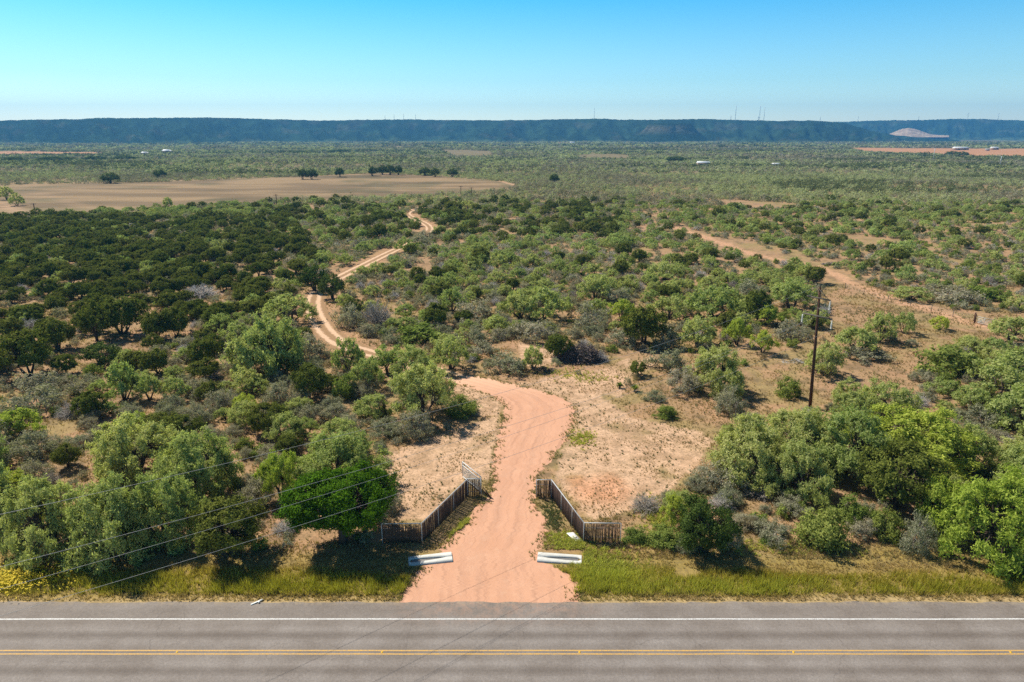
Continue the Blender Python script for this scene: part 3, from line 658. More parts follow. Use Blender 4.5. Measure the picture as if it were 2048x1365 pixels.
# ---- plants one can tell apart: kind, base x, base y, width px, top y (photo pixels)
HAND = [
 ('E',686,1086,206,925,"round dense bright green juniper with a short trunk beside the stave fence"),
 ('J',462,1112,140,990,"dark olive juniper between the big mesquites and the round juniper"),
 ('X',92,1112,180,938,None),('X',215,1122,200,918,None),('X',325,1092,170,930,None),('X',262,965,200,818,None),('X',395,1000,180,842,None),
 ('Y',14,1015,120,925,None),('J',137,935,55,885,None),('G',60,935,125,850,None),('G',10,890,90,830,None),('G',520,1025,92,945,"round grey-green shrub between the olive juniper and the lime mesquite"),
 ('Y',565,1003,92,890,"small lime green mesquite just behind the round juniper"),('X',668,985,185,845,"wide pale feathery mesquite rising behind the round juniper"),('J',577,912,56,867,None),
 ('J',60,752,95,655,None),('J',115,702,72,632,None),('J',195,682,62,598,None),('J',245,668,92,590,None),('J',315,680,62,620,None),('J',353,676,56,612,None),
 ('L',198,732,80,683,None),('M',250,802,84,705,"pale mesquite on one leaning dark trunk amid grey brush"),('G',75,834,115,760,None),('G',75,795,95,735,None),('J',316,748,56,695,None),
 ('M',300,800,62,745,None),('M',352,798,58,750,None),('J',408,733,62,675,None),('Y',42,868,95,812,None),('Y',268,868,75,820,None),('G',165,900,80,860,None),
 ('J',500,610,62,568,None),('M',582,645,105,583,None),('X',545,745,140,612,"tall pale mesquite clump beside the first curve of the sandy track"),('M',490,752,92,665,None),
 ('G',617,724,84,655,None),('J',558,753,46,708,None),('J',620,798,70,724,"upright thin olive juniper with bare stems between grey shrubs"),('G',703,662,74,600,"round grey-green shrub inside the bend of the sandy track"),
 ('B',755,655,80,585,"pale leafless shrub beside the round grey shrub at the track"),('M',697,744,62,670,"small flat-crowned mesquite standing at the edge of the sandy track"),
 ('M',737,780,78,710,None),('M',777,752,84,685,None),('L',664,600,52,546,"dark oak leaning over the sandy track bend"),('L',628,584,62,528,None),('O',690,803,62,745,None),
 ('G',560,818,92,755,None),('G',445,828,84,770,None),('Y',490,826,52,783,None),('G',675,842,74,800,None),('G',625,855,76,803,None),('G',395,850,80,800,None),('G',345,845,70,805,None),
 ('M',848,835,135,712,"large pale mesquite hiding the join of track and driveway"),('M',822,765,105,685,None),('M',902,738,88,668,None),('G',968,716,74,678,None),('G',953,692,64,645,None),
 ('G',1012,752,100,698,"wide grey-green shrub where the pink driveway leaves the brush"),('M',1066,738,50,687,"small spindly mesquite standing alone beside the brush pile"),('G',1072,690,100,628,"dark wide thorn shrub behind the small spindly mesquite"),
 ('M',1040,636,78,578,None),('M',1087,638,98,570,None),('G',950,640,94,588,None),('M',905,623,62,573,None),('O',840,690,115,640,None),
 ('O',925,838,84,788,"low bright shrub on the inner verge of the driveway bend"),('G',835,885,95,810,"round grey-green shrub on the sandy rise behind the fence"),('G',770,880,90,832,None),('G',700,870,80,820,None),
 ('J',1287,692,88,610,None),('M',1425,635,104,566,None),('M',1337,636,78,588,None),('Y',1243,643,62,596,None),('J',1513,644,52,578,None),('Y',1532,650,56,607,None),('M',1580,618,94,556,None),
 ('M',1395,694,88,626,None),('G',1405,702,48,666,None),('B',1447,684,24,655,"black dead snag between two mesquites"),('Y',1473,690,48,632,None),('Y',1524,707,50,658,None),
 ('X',1440,790,130,685,"tall spreading mesquite over thorn shrubs behind the sandy clearing"),('G',1335,748,90,690,None),('G',1365,793,94,730,None),('G',1456,836,80,765,"dark thorn shrub at the tip of the sandy clearing"),
 ('O',1575,800,58,752,"bright round shrub standing beside the foot of the utility pole"),('G',1305,806,48,775,None),('O',1328,842,58,808,None),('G',1335,703,68,650,None),('G',1245,693,78,650,None),('G',1578,684,74,632,None),
 ('M',1710,708,104,650,None),('G',1725,728,94,698,None),('M',1758,684,64,618,None),('M',1806,667,48,620,None),('G',1772,684,44,655,None),('Y',1878,660,44,630,"small yellow-green bush alone beyond the utility pole"),
 ('G',1822,694,36,676,None),('G',1827,765,30,740,"small dark shrub alone on the bare slope"),('O',1895,760,135,682,"wide rounded green shrub facing the bare slope"),('M',2020,684,94,630,None),('M',2020,775,135,688,None),('M',1990,795,115,722,None),
 ('M',1778,835,115,750,None),('M',1705,840,95,775,None),('M',1645,748,80,682,"mesquite with a bare fork right behind the utility pole"),('G',1652,752,60,712,None),
 ('X',1500,965,180,822,None),('X',1585,935,185,798,None),('X',1690,960,190,800,None),('X',1610,1000,140,870,None),('G',1450,992,130,908,None),('B',1512,1002,80,953,None),
 ('L',1405,1110,125,985,"dark leafy oak thicket beside the end of the right fence"),('Y',1345,1055,62,983,None),('O',1325,1098,95,1042,None),('G',1455,1108,75,1030,None),('G',1372,1112,60,1060,None),('B',1290,1032,80,978,"grey heap of bare twigs behind the right fence"),
 ('G',1540,1092,95,1028,None),('O',1640,1108,135,1003,None),('Z',1850,935,250,795,"broad lime green mesquite, largest of the thicket across the clearing"),('M',1930,935,115,838,None),
 ('J',1790,1015,165,872,"dark olive juniper under the broad lime mesquite"),('O',1765,1090,74,983,None),('G',1830,1115,95,1000,None),('Y',1872,1062,95,933,None),('Z',2003,1122,250,917,"big rounded light green mesquite over the roadside grass"),
 ('M',2032,935,115,868,None),('G',2010,865,94,818,None),('G',1900,612,125,568,None),('O',1980,605,90,575,None),('M',1820,600,80,570,None),('G',1960,860,80,800,None),('X',2080,870,180,760,None),('X',2120,1000,200,860,None),('X',-60,1060,190,880,None),('X',-90,960,160,830,None),
 ('B',400,600,90,560,"wide grey leafless tangle amid the left junipers"),('B',60,665,60,630,None),
 ('M',812,505,44,474,None),('G',838,492,60,466,None),('G',850,478,44,458,None),('G',868,424,44,406,None),('J',905,424,40,402,None),('M',935,420,46,400,None),
 ('G',1180,660,90,600,None),('G',1230,610,80,570,None),('M',1190,600,80,545,None),('G',1500,600,90,555,None),('M',1330,560,80,520,None),
 ('O',1268,1090,60,1050,None),('G',1480,1060,70,1020,None),('G',1580,1040,90,985,None),('O',1700,1060,90,985,None),
]
for (k, bx, by, wpx, ty, lab) in HAND:
    X, Y = unproj(bx, by); X = float(X); Y = float(Y)
    sc_ = F/(Y*cP+CAM_H*sP*0.93); Wm = wpx/sc_
    tn = CAM_H/Y
    if k in 'GOB': Y += 0.32*Wm; X *= Y/(Y-0.32*Wm)
    if k in 'XZL': Y += 0.12*Wm
    Hm = float(at_dist(bx, ty, Y)[1]) - (0.20 if k in 'GOB' else 0.16)*Wm*tn
    W0, H0 = DIMS[k]; Hm = min(max(Hm, H0*0.5*Wm/W0), H0*1.45*max(Wm/W0, 0.8))
    PL.append([k, X, Y, Wm, Hm, lab, True])
# ---- the rest of the brush
TREE_H = np.array([(p[1], p[2], p[3]/2) for p in PL])
cell = 2.55
ii, jj = np.meshgrid(np.arange(-128, 129), np.arange(15, 144)); ii = ii.ravel(); jj = jj.ravel()
r = np.random.default_rng(11)
X = (ii+r.uniform(-.5, .5, len(ii)))*cell; Y = (jj+r.uniform(-.5, .5, len(ii)))*cell
keep = (np.abs(X) < Y*0.80+CAM_H*0.25+10) & (Y > 41); X = X[keep]; Y = Y[keep]
def blocked(X, Y, m=0.0):
    qx, qy = proj(X, Y); b = np.zeros(len(X), bool)
    for P in CLEAR: b |= inpoly(qx, qy, P)
    b |= seg_dist(X, Y, W_TRACK) < np.where(Y > 200, np.where((Y > 228) & (Y < 292), 2.6, 0.9), 3.6)+m; b |= seg_dist(X, Y, W_RTRACK) < 3.6+m
    return b
X0, Y0 = X, Y
b = blocked(X, Y, 0.6) | blocked(X, Y-1.8); X = X[~b]; Y = Y[~b]
qx, qy = proj(X, Y)
dens = 0.90 + 0*X
dens = np.where((qx > 1250) & (qy < 620), 0.72, dens); dens = np.where((qx < 620) & (qy < 640), 0.97, dens)
dens = np.where((qx > 640) & (qx < 1250) & (qy < 660), 0.97, dens); dens = np.where(qy < 400, 0.98, dens)
gap = fbm(X/16, Y/16, 61, 3); dens = dens*np.where(gap < 0.33, 0.3, 1.0)
leftwood = (qx < 620+60*(fbm(X/20, Y/20, 3, 2)-0.5)) & (qy < 650) & (qy > 440+25*(fbm(X/25, Y/25, 13, 2)-0.5))
dens = np.where(leftwood, np.where(gap < 0.40, 0.45, 0.93), dens)
k_ = r.uniform(0, 1, len(X)) < dens; X, Y, qx, qy, leftwood = X[k_], Y[k_], qx[k_], qy[k_], leftwood[k_]
kinds = []
patch = fbm(X/14, Y/14, 91, 3); patch2 = fbm(X/22, Y/22, 191, 3)
for i in range(len(X)):
    u_ = r.uniform()
    if leftwood[i]: t = [('J', (.56 if patch2[i] > .42 else .30)*(1 if qx[i] < 430 else .72)), ('G', .82), ('M', .90), ('B', .97), ('O', 1)]
    elif qx[i] < 900 and qy[i] > 640: t = [('M', .24), ('G', .72), ('J', .80), ('O', .90), ('B', 1)]
    elif 500 < qx[i] < 1250 and qy[i] < 480: t = [('J', .26 if patch2[i] > .45 else .10), ('G', .74), ('M', .90), ('B', 1)]
    elif 620 <= qx[i] < 1350: t = [('M', .32 if patch[i] > .5 else .12), ('G', .74), ('J', .78), ('O', .84), ('B', 1)]
    else: t = [('M', .42 if patch[i] > .5 else .16), ('G', .70), ('J', .78 if patch2[i] > .5 else .73), ('O', .93), ('B', 1)]
    kinds.append(next(a for a, b_ in t if u_ <= b_))
WH = {'M': (2.5, 5.4, 0.60), 'J': (2.4, 4.9, 0.80), 'G': (1.7, 3.9, 0.54), 'O': (1.4, 3.0, 0.65), 'B': (2.0, 3.8, 0.55)}
EXTRA = []
for i in range(len(X)):
    k = kinds[i]; a_, b_, hr = WH[k]; Wm = a_+(b_-a_)*r.uniform()**1.35
    if k == 'G' and not leftwood[i] and qx[i] > 1250: Wm *= 0.85
    Hm = Wm*hr*r.uniform(0.85, 1.15)
    d = np.hypot(TREE_H[:, 0]-X[i], TREE_H[:, 1]-Y[i]) - TREE_H[:, 2]
    if d.min() < (Wm*0.28 if k != 'G' else -0.6): continue
    EXTRA.append([k, float(X[i]), float(Y[i]), Wm, Hm, None, False])
PL += EXTRA
STUFF = []
LIMIT = {'mesquite_tree': 296, 'juniper_tree': 296, 'thorn_shrub': 296, 'leafy_shrub': 200, 'oak_tree': 50, 'bare_shrub': 150}
PL.sort(key=lambda p: (not p[6], math.hypot(p[1], p[2])/max(p[3], 1.0)**0.5))
cnt = {}; IND = []
for p in PL:
    nm = NAMES[p[0]][0]; c_ = cnt.get(nm, 0)
    vis = abs(proj(p[1], p[2])[0]-1024) < 1110
    if c_ < LIMIT[nm] and vis: cnt[nm] = c_+1; IND.append(p)
    else: STUFF.append(p)
# ---- labels: by look and by the landmark they stand nearest to
LMK = [((686,1086), "the round juniper"), ((850,1085), "the left stave fence"), ((1205,1085), "the right stave fence"), ((1162,722), "the brush pile"),
 ((1620,815), "the utility pole"), ((1140,830), "the driveway bend"), ((627,620), "the sandy track bend"), ((815,430), "the track's far bend"), ((1975,655), "the pipe gate"),
 ((1660,530), "the stone pile"), ((566,838), "the yucca"), ((40,1160), "the yellow flowers"), ((200,690), "the wood's clearing"), ((785,503), "the straight track"),
 ((1420,870), "the sandy tip"), ((250,802), "the leaning mesquite"), ((1895,760), "the wide shrub"), ((1000,1120), "the driveway mouth"),
 ((1420,475), "the eroded strip"), ((554,412), "the meadow post"), ((2000,1138), "the roadside mesquite"), ((545,745), "the tall clump"), ((1072,690), "the dark thornbush"), ((1440,790), "the spreading mesquite"), ((400,600), "the grey tangle"), ((120,930), "the roadside grove"), ((755,650), "the leafless shrub"), ((1822,694), "the bare slope"), ((1043,372), "the meadow's tip"), ((330,416), "the meadow bush")]
LW = [(float(unproj(*p)[0]), float(unproj(*p)[1]), t) for p, t in LMK]
ONES = ["", "first", "second", "third", "fourth", "fifth", "sixth", "seventh", "eighth", "ninth", "tenth", "eleventh", "twelfth", "thirteenth", "fourteenth", "fifteenth", "sixteenth", "seventeenth", "eighteenth", "nineteenth"]
TENS = ["", "", "twent", "thirt", "fort", "fift", "sixt", "sevent", "eight", "ninet"]
def ordinal(k):
    if k == 100: return "hundredth"
    if k > 100: return "hundred-"+ordinal(k-100)
    if k < 20: return ONES[k]
    t, u_ = divmod(k, 10); return TENS[t]+"ieth" if u_ == 0 else TENS[t]+"y-"+ONES[u_]
LOOK = {'M': "pale green feathery", 'X': "broad pale green", 'Y': "lime green feathery", 'Z': "broad lime green", 'J': "dark green dense", 'E': "bright green", 'G': "grey-green thorny", 'O': "leafy green", 'L': "dark leafy", 'B': "bare grey"}
KW = {'mesquite_tree': "mesquite", 'juniper_tree': "juniper", 'thorn_shrub': "shrub", 'leafy_shrub': "bush", 'oak_tree': "oak", 'bare_shrub': "twiggy shrub"}
bucket = {}
for p in IND:
    dx = [(math.hypot(p[1]-a, (p[2]-b_)*0.75), q) for q, (a, b_, _) in enumerate(LW)]
    d_, q = min(dx); a, b_, t = LW[q]; vx, vy = p[1]-a, p[2]-b_
    dirn = ("right of" if vx > 0 else "left of") if abs(vx) > abs(vy)*0.8 else ("beyond" if vy > 0 else "in front of")
    bucket.setdefault((NAMES[p[0]][0], q, dirn), []).append((d_, p))
for (nm, q, dirn), L_ in bucket.items():
    L_.sort(key=lambda z: z[0])
    for rank, (d_, p) in enumerate(L_, 1):
        if p[5]: continue
        H0 = {'mesquite_tree': 3.6, 'juniper_tree': 4.0, 'thorn_shrub': 2.2, 'leafy_shrub': 2.0, 'oak_tree': 5, 'bare_shrub': 2}[nm]
        sz = "tall" if p[4] > H0*1.12 else ("low" if p[4] < H0*0.85 else "mid-sized")
        p[5] = f"{sz} {LOOK[p[0]]} {KW[nm]}, {ordinal(rank)} {KW[nm].split()[-1]} out {dirn} {LW[q][2]}"
rr = np.random.default_rng(5)
for ip, p in enumerate(IND):
    k, X_, Y_, Wm, Hm, lab, hand = p
    var = int(rr.integers(0, NVAR[k])); dist = math.hypot(X_, Y_); lod = 0 if dist < 88 or k == 'E' else 1
    crown, trunk, both = proto(k, var, lod); W0, H0 = DIMS[k]; s = Wm/W0; sz = Hm/H0
    nm, cat, grp = NAMES[k]; rz = rr.uniform(0, 6.28)
    if dist < 125 and k != 'B':
        o = empty(nm, (X_, Y_, 0), rz); link("crown", crown, o); link("trunk", trunk, o)
    else:
        o = link(nm, both, None, (X_, Y_, float(terr(X_, Y_)))); o.rotation_euler = (0, 0, rz)
    o.scale = (s*rr.uniform(0.94, 1.06), s*rr.uniform(0.94, 1.06), sz)
    tag(o, lab, cat, grp)

# ------------------------------------------------------------------ brush too many to count
TONE = {'M': (0.36, 0.40, 0.14), 'X': (0.36, 0.40, 0.14), 'Y': (0.40, 0.45, 0.09), 'Z': (0.40, 0.45, 0.09), 'J': (0.145, 0.16, 0.038), 'G': (0.35, 0.32, 0.225), 'O': (0.25, 0.30, 0.07), 'B': (0.42, 0.37, 0.32), 'L': (.08, .13, .03), 'E': (.05, .15, .02)}
def cloud(name, X, Y, W, H, T, k, L, label, seed, rn=0.6):
    r = np.random.default_rng(seed); n_ = len(X)
    a = r.uniform(0, 2*math.pi, (n_, k)); sz = r.uniform(-0.1, 1, (n_, k)); ce = np.sqrt(1-sz**2); q = r.uniform(0.65, 1.08, (n_, k))
    lobes = 1+0.22*np.cos(3*a+r.uniform(0, 6.28, (n_, 1)))+0.15*np.cos(5*a+6*sz+r.uniform(0, 6.28, (n_, 1)))
    ox = np.cos(a)*ce*q*lobes; oy = np.sin(a)*ce*q*lobes; oz = np.maximum(sz*q, 0)*(0.85+0.25*lobes*0.6)
    P = np.stack([X[:, None]+ox*W[:, None]/2, Y[:, None]+oy*W[:, None]/2, terr(X, Y)[:, None]+0.1+oz*H[:, None]*0.92], -1).reshape(-1, 3)
    Nn = unit(np.stack([ox, oy, oz*1.2+0.1], -1).reshape(-1, 3)*0.9+r.normal(size=(n_*k, 3))*rn)
    LL = np.repeat(L*W, k)*r.uniform(0.6, 1.35, n_*k)
    V, Ft = leaf_tris(P, Nn, LL, LL*0.75, r)
    tone = np.repeat(T, k*3, 0)
    o = link(name, mesh_np(name, V, [Ft], [M_BRUSH], attrs={"tone": tone})); tag(o, label, "brush", kind='stuff'); return o
r = np.random.default_rng(21)
A_ = np.array([(p[1], p[2], p[3], p[4]) for p in STUFF]); T_ = np.array([TONE[p[0]] for p in STUFF])*r.uniform(0.8, 1.2, (len(STUFF), 1))
def realised(name, L_, label, seed):
    rk = np.random.default_rng(seed+50); L_ = [p for p in L_ if rk.uniform() > ss(300, 366, p[2])]
    r = np.random.default_rng(seed); VV = []; TT = []; SH = {}
    for p in L_:
        lod = 2 if p[2] < 165 else 3; k = {'B': 'G', 'Y': 'M', 'Z': 'X'}.get(p[0], p[0]); key = (k, int(r.integers(0, 4)), lod)
        if key not in SH:
            LV, LF, WV, WQ, WT = plant(*key); SH[key] = (LV, )
        V = SH[key][0]; W0, H0 = DIMS[p[0] if p[0] != 'B' else 'G']; a = r.uniform(0, 6.28); c_, s_ = math.cos(a), math.sin(a); f = p[3]/W0
        z = float(terr(p[1], p[2])); VV.append(np.stack([(V[:, 0]*c_-V[:, 1]*s_)*f+p[1], (V[:, 0]*s_+V[:, 1]*c_)*f+p[2], V[:, 2]*p[4]/H0+z], 1).astype(np.float32))
        TT.append(np.repeat((np.array(TONE[p[0]])*r.uniform(0.8, 1.2)*np.array([r.uniform(.92, 1.08), 1, r.uniform(.9, 1.1)]))[None].astype(np.float32), len(V), 0))
    V = np.concatenate(VV); T = np.concatenate(TT); o = link(name, mesh_np(name, V, [np.arange(len(V)).reshape(-1, 3)], [M_BRUSH], attrs={"tone": T})); tag(o, label, "brush", kind='stuff'); print("stuff tris", len(V)//3, len(L_))
realised("brushland", STUFF, "mixed green and grey brush closing in before the meadow", 1)
r = np.random.default_rng(91); n_ = 9000; Y = np.sqrt(r.uniform(46**2, 230**2, n_)); X = r.uniform(-1, 1, n_)*(Y*0.80+9)
b = blocked(X, Y, -1.0) & (r.uniform(0, 1, n_) > 0.035*((proj(X, Y)[1] > 600))); b |= fbm(X/5, Y/5, 88, 3) < 0.44; b |= (seg_dist(X, Y, W_TRACK) < 2.6); X, Y = X[~b], Y[~b]; qx, qy = proj(X, Y)
b = (qy > 1096) | inpoly(qx, qy, [(790,1110),(840,1050),(925,955),(985,955),(1070,955),(1105,955),(1250,1046),(1250,1110)]) | (np.hypot(qx-1075, qy-900) < 80) | (np.hypot(qx-1080, qy-800) < 70); X, Y = X[~b], Y[~b]
UND = [['G' if r.uniform() < .6 else ('B' if r.uniform() < .5 else 'O'), float(x), float(y), (w__ := r.uniform(0.6, 1.7)), w__*r.uniform(.5, .8)] for x, y in zip(X, Y)]
TONE_B = TONE['B']; TONE['B'] = (0.34, 0.27, 0.17)
realised("undergrowth", UND, "knee-high grey and olive undergrowth between the larger shrubs", 2)
TONE['B'] = TONE_B
0 and cloud("brushland", A_[:, 0], A_[:, 1], A_[:, 2], A_[:, 3], T_, 230, 0.088, "mixed green and grey brush closing in before the meadow", 1)
def field(y0, y1, area, W, seed, k, L, name, label, hm=0.6):
    r = np.random.default_rng(seed)
    A = 0.80*(y1**2-y0**2)*1.02+60*(y1-y0); n_ = int(A/area)
    Y = np.sqrt(r.uniform(y0**2, y1**2, n_)); X = r.uniform(-1, 1, n_)*(Y*0.80+60)
    b = blocked(X, Y); X, Y = X[~b], Y[~b]
    g = fbm(X/55, Y/90, 71, 3); kk = r.uniform(0, 1, len(X)) < np.where(g < 0.40, 0.4, 1.0)*(ss(y0-1, y0+60, Y) if y0 < 340 else 1); X, Y = X[kk], Y[kk]
    n_ = len(X); qx, qy = proj(X, Y)
    zone = fbm(X/90, Y/140, 81, 3); z2 = fbm(X/230, Y/70, 95, 4)
    T = np.zeros((n_, 3)); W_ = r.uniform(*W, n_); H_ = W_*hm*r.uniform(0.7, 1.2, n_)
    pM = 0.35+1.2*(zone-0.5)*1.5+0.15*(Y > 500); pJ = 0.06+0.55*ss(0.54, 0.62, z2)
    u_ = r.uniform(0, 1, n_)
    isJ = u_ < pJ; isM = (~isJ) & (u_ < pJ+pM)
    T[:] = (0.27, 0.245, 0.175); T[isM] = (0.36, 0.38, 0.19); T[isJ] = (0.11, 0.125, 0.055)
    T *= r.uniform(0.82, 1.2, (n_, 1))
    H_[isJ] *= 1.25
    cloud(name, X, Y, W_, H_, T, k, L, label, seed+1, 0.4)
field(300, 620, 7.5, (2.0, 4.6), 31, 52, 0.15, "brushland", "hazy mixed scrub around and beyond the brown meadow", 0.62)
field(620, 1000, 19, (3.2, 7), 35, 26, 0.22, "brushland", "pale green scrub plain beyond the meadow", 0.52)
field(1000, 1700, 60, (5, 11), 41, 20, 0.24, "brushland", "thin pale scrub in the middle of the plain", 0.40)
field(1700, 3300, 210, (11, 22), 51, 18, 0.27, "brushland", "far blue-green scrub at the foot of the ridge", 0.28)

# ------------------------------------------------------------------ grass and weeds
def tufts(name, X, Y, Hh, T, blades, bw, lean, label, seed, kind='grass', z0=0.0):
    r = np.random.default_rng(seed); n_ = len(X); k = blades
    a = r.uniform(0, 6.283, (n_, k)); h = Hh[:, None]*r.uniform(0.55, 1.15, (n_, k)); rad = Hh[:, None]*0.28*r.uniform(0, 1, (n_, k))
    bx = X[:, None]+np.cos(a)*rad; by = Y[:, None]+np.sin(a)*rad; l = lean*h*r.uniform(0.3, 1.2, (n_, k))
    tx = bx+np.cos(a)*l; ty = by+np.sin(a)*l
    w_ = np.repeat(bw, k).reshape(n_, k)*r.uniform(0.7, 1.3, (n_, k)); pa = r.uniform(0, 6.283, (n_, k))
    wx, wy = np.cos(pa)*w_/2, np.sin(pa)*w_/2; z = np.full((n_, k), z0)
    V = np.stack([np.stack([bx-wx, by-wy, z], -1), np.stack([bx+wx, by+wy, z], -1), np.stack([tx, ty, z+h], -1)], 2).reshape(-1, 3)
    F3 = np.arange(len(V)).reshape(-1, 3)
    o = link(name, mesh_np(name, V, [F3], [M_GRASS], attrs={"tone": np.repeat(T, k*3, 0)})); tag(o, label, "grass", kind='stuff'); return o
def pick(C, f):
    C = np.array(C); i = np.clip(f*(len(C)-1), 0, len(C)-1.001); a = i.astype(int); t = (i-a)[:, None]; return C[a]*(1-t)+C[a+1]*t
_dx = np.concatenate([Lp, Rp[::-1]]); DPOLY = [tuple(p) for p in _dx]
def on_drive(X, Y): return inpoly(X, Y, DPOLY)
CULV = [[(816,1100),(910,1100),(910,1134),(816,1134)], [(1070,1100),(1168,1100),(1168,1130),(1070,1130)]]
def in_culv(X, Y):
    qx, qy = proj(X, Y); return inpoly(qx, qy, CULV[0]) | inpoly(qx, qy, CULV[1])
r = np.random.default_rng(77)
n_ = 75000; X = r.uniform(-62, 62, n_); Y = Y_EDGE+0.15+r.uniform(0, 1, n_)**1.15*7.5
m_ = ~on_drive(X, Y) & ~in_culv(X, Y); X, Y = X[m_], Y[m_]; qx, qy = proj(X, Y)
g = fbm(X/6, Y/2.5, 301, 3); g2 = fbm(X/1.3, Y/1.3, 302, 3); v = Y-Y_EDGE
kp = (r.uniform(0, 1, len(X)) < np.clip(0.35+1.6*(g2-0.35), 0.12, 1)*np.where(v > 4.6, 0.45, 1)) & ~((np.hypot((qx-1375)/28, (qy-1146)/9) < 1)); X, Y, g, v, qx, qy = X[kp], Y[kp], g[kp], v[kp], qx[kp], qy[kp]
lush = ss(0.5, 1.1, v)*ss(4.2, 2.6, v+(g-0.5)*3)
bright = np.exp(-(((qx-1215)/95)**2+((qy-1150)/38)**2)) ; bright = np.maximum(bright, 0.6*ss(1150, 1250, qx)*ss(1750, 1500, qx)*ss(0.5, 1.0, v)*ss(2.8, 1.8, v+(g-0.5)*2))
T = pick([(0.52, 0.38, 0.20), (0.50, 0.37, 0.14), (0.46, 0.37, 0.08), (0.40, 0.36, 0.05)], np.clip(lush*0.9+(g-0.5), 0, 1))
T = T*(1-bright[:, None])+np.array((0.50, 0.49, 0.085))*bright[:, None]
yel = np.exp(-(((qx-25)/75)**2+((qy-1160)/26)**2))*0.9; T = T*(1-yel[:, None])+np.array((0.42, 0.36, 0.03))*yel[:, None]
T *= r.uniform(0.75, 1.25, (len(X), 1)); Hh = (0.16+0.34*lush*(0.5+g)+0.08*bright)*(0.6+0.9*fbm(X/0.8, Y/0.8, 333, 2))*r.uniform(0.7, 1.3, len(X))
tufts("roadside_grass", X, Y, Hh, T, 6, np.full(len(X), 0.045), 0.45, "tall yellow-green grass between highway and brush", 1)
# yellow flowers
n_ = 900; X = r.normal(size=n_)*2.3; Y = r.normal(size=n_)*0.85; fx, fy = unproj(20, 1165); X += fx; Y += fy
k5 = np.arange(5)*1.2566
P = np.stack([X, Y, r.uniform(0.35, 0.62, n_)], -1)
V, F3 = leaf_tris(np.repeat(P, 4, 0)+r.normal(size=(n_*4, 3))*0.03, unit(np.array([0, -0.2, 1])+r.normal(size=(n_*4, 3))*0.3), np.full(n_*4, 0.09), np.full(n_*4, 0.08), r)
M_FLOWER = simple("yellow_petal", (0.75, 0.55, 0.02), 0.7, 0.15)
tag(link("wildflowers", mesh_np("wildflowers", V, [F3], [M_FLOWER])), "patch of small yellow wildflowers in the roadside grass", "flowers", kind='stuff')
# dry grass over open ground
def openg(n_, y0, y1, seed):
    r = np.random.default_rng(seed); Y = y0+(y1-y0)*r.uniform(0, 1, n_)**1.3; X = r.uniform(-1, 1, n_)*(Y*0.80+8); 
    m_ = ~on_drive(X, Y) & ~in_culv(X, Y) & (seg_dist(X, Y, W_TRACK) > 2.3); X, Y = X[m_], Y[m_]; return X, Y, r
X, Y, r = openg(170000, 46.5, 150, 5); qx, qy = proj(X, Y)
sa = np.zeros(len(X), bool)
for P in SAND: sa |= inpoly(qx, qy, P)
g = fbm(X/2.8, Y/2.8, 401, 4); g1 = fbm(X/11, Y/11, 402, 3)
p_ = np.where(sa, np.clip((g-0.40)*2.6, 0.03, 0.8), np.clip(0.25+1.8*(g-0.42), 0.05, 1)); kp = r.uniform(0, 1, len(X)) < p_; X, Y, sa, g, g1, qx, qy = X[kp], Y[kp], sa[kp], g[kp], g1[kp], qx[kp], qy[kp]
T = pick([(0.44, 0.30, 0.16), (0.38, 0.27, 0.13), (0.30, 0.24, 0.12), (0.21, 0.21, 0.09), (0.16, 0.19, 0.07)], np.clip((g1-0.25)*1.5+r.normal(size=len(X))*0.22, 0, 1)*np.where(sa, 0.8, 0.75))
T *= r.uniform(0.75, 1.25, (len(X), 1)); Hh = np.where(sa, 0.13, 0.22)*r.uniform(0.6, 1.5, len(X))*(1+ss(60, 140, Y)*0.5)
tufts("dry_grass", X, Y, Hh, T, 4, 0.06+0.05*ss(50, 140, Y), 0.7, "sparse dry grass and weeds over the open ground", 2)
# green weeds: left verge of the drive, right verge, scattered rosettes
X = []; Y = []; S_ = []
r = np.random.default_rng(9)
for (a, b_, c_, d_, n1_, h_) in [((905,1082),(940,1045),10,9,420,0.28),((1095,1010),(1115,1055),14,14,240,0.2),((1120,1075),(1150,1100),30,14,420,0.25),((1160,870),(1170,885),22,14,170,0.25),((1165,1105),(1240,1150),50,20,600,0.30),((1100,740),(1200,760),40,8,260,0.22),((1290,1010),(1330,1060),26,20,200,0.3),((1240,1085),(1700,1100),60,12,400,0.25)]:
    t = r.uniform(0, 1, n1_); ax = a[0]+(b_[0]-a[0])*t+r.normal(size=n1_)*c_*0.6; ay = a[1]+(b_[1]-a[1])*t+r.normal(size=n1_)*d_*0.6
    gx_, gy_ = unproj(ax, ay); X.append(gx_); Y.append(gy_); S_.append(np.full(n1_, h_))
n1_ = 1500; ax = r.uniform(760, 1420, n1_); ay = r.uniform(735, 1060, n1_); gx_, gy_ = unproj(ax, ay); kk = fbm(gx_/3, gy_/3, 66, 3) > 0.47; X.append(gx_[kk]); Y.append(gy_[kk]); S_.append(np.full(kk.sum(), 0.20))
X = np.concatenate(X); Y = np.concatenate(Y); S_ = np.concatenate(S_); m_ = ~on_drive(X, Y) & (Y > Y_EDGE+0.5) & ~in_culv(X, Y); X, Y, S_ = X[m_], Y[m_], S_[m_]
T = np.where(S_[:, None] < 0.21, np.array((0.17, 0.18, 0.085)), np.array((0.50, 0.49, 0.11)))*r.uniform(0.7, 1.3, (len(X), 1))
tufts("weeds", X, Y, S_*r.uniform(0.6, 1.3, len(X)), T, 12, np.full(len(X), 0.06), 0.9, "low green weeds beside the driveway and fences", 3)
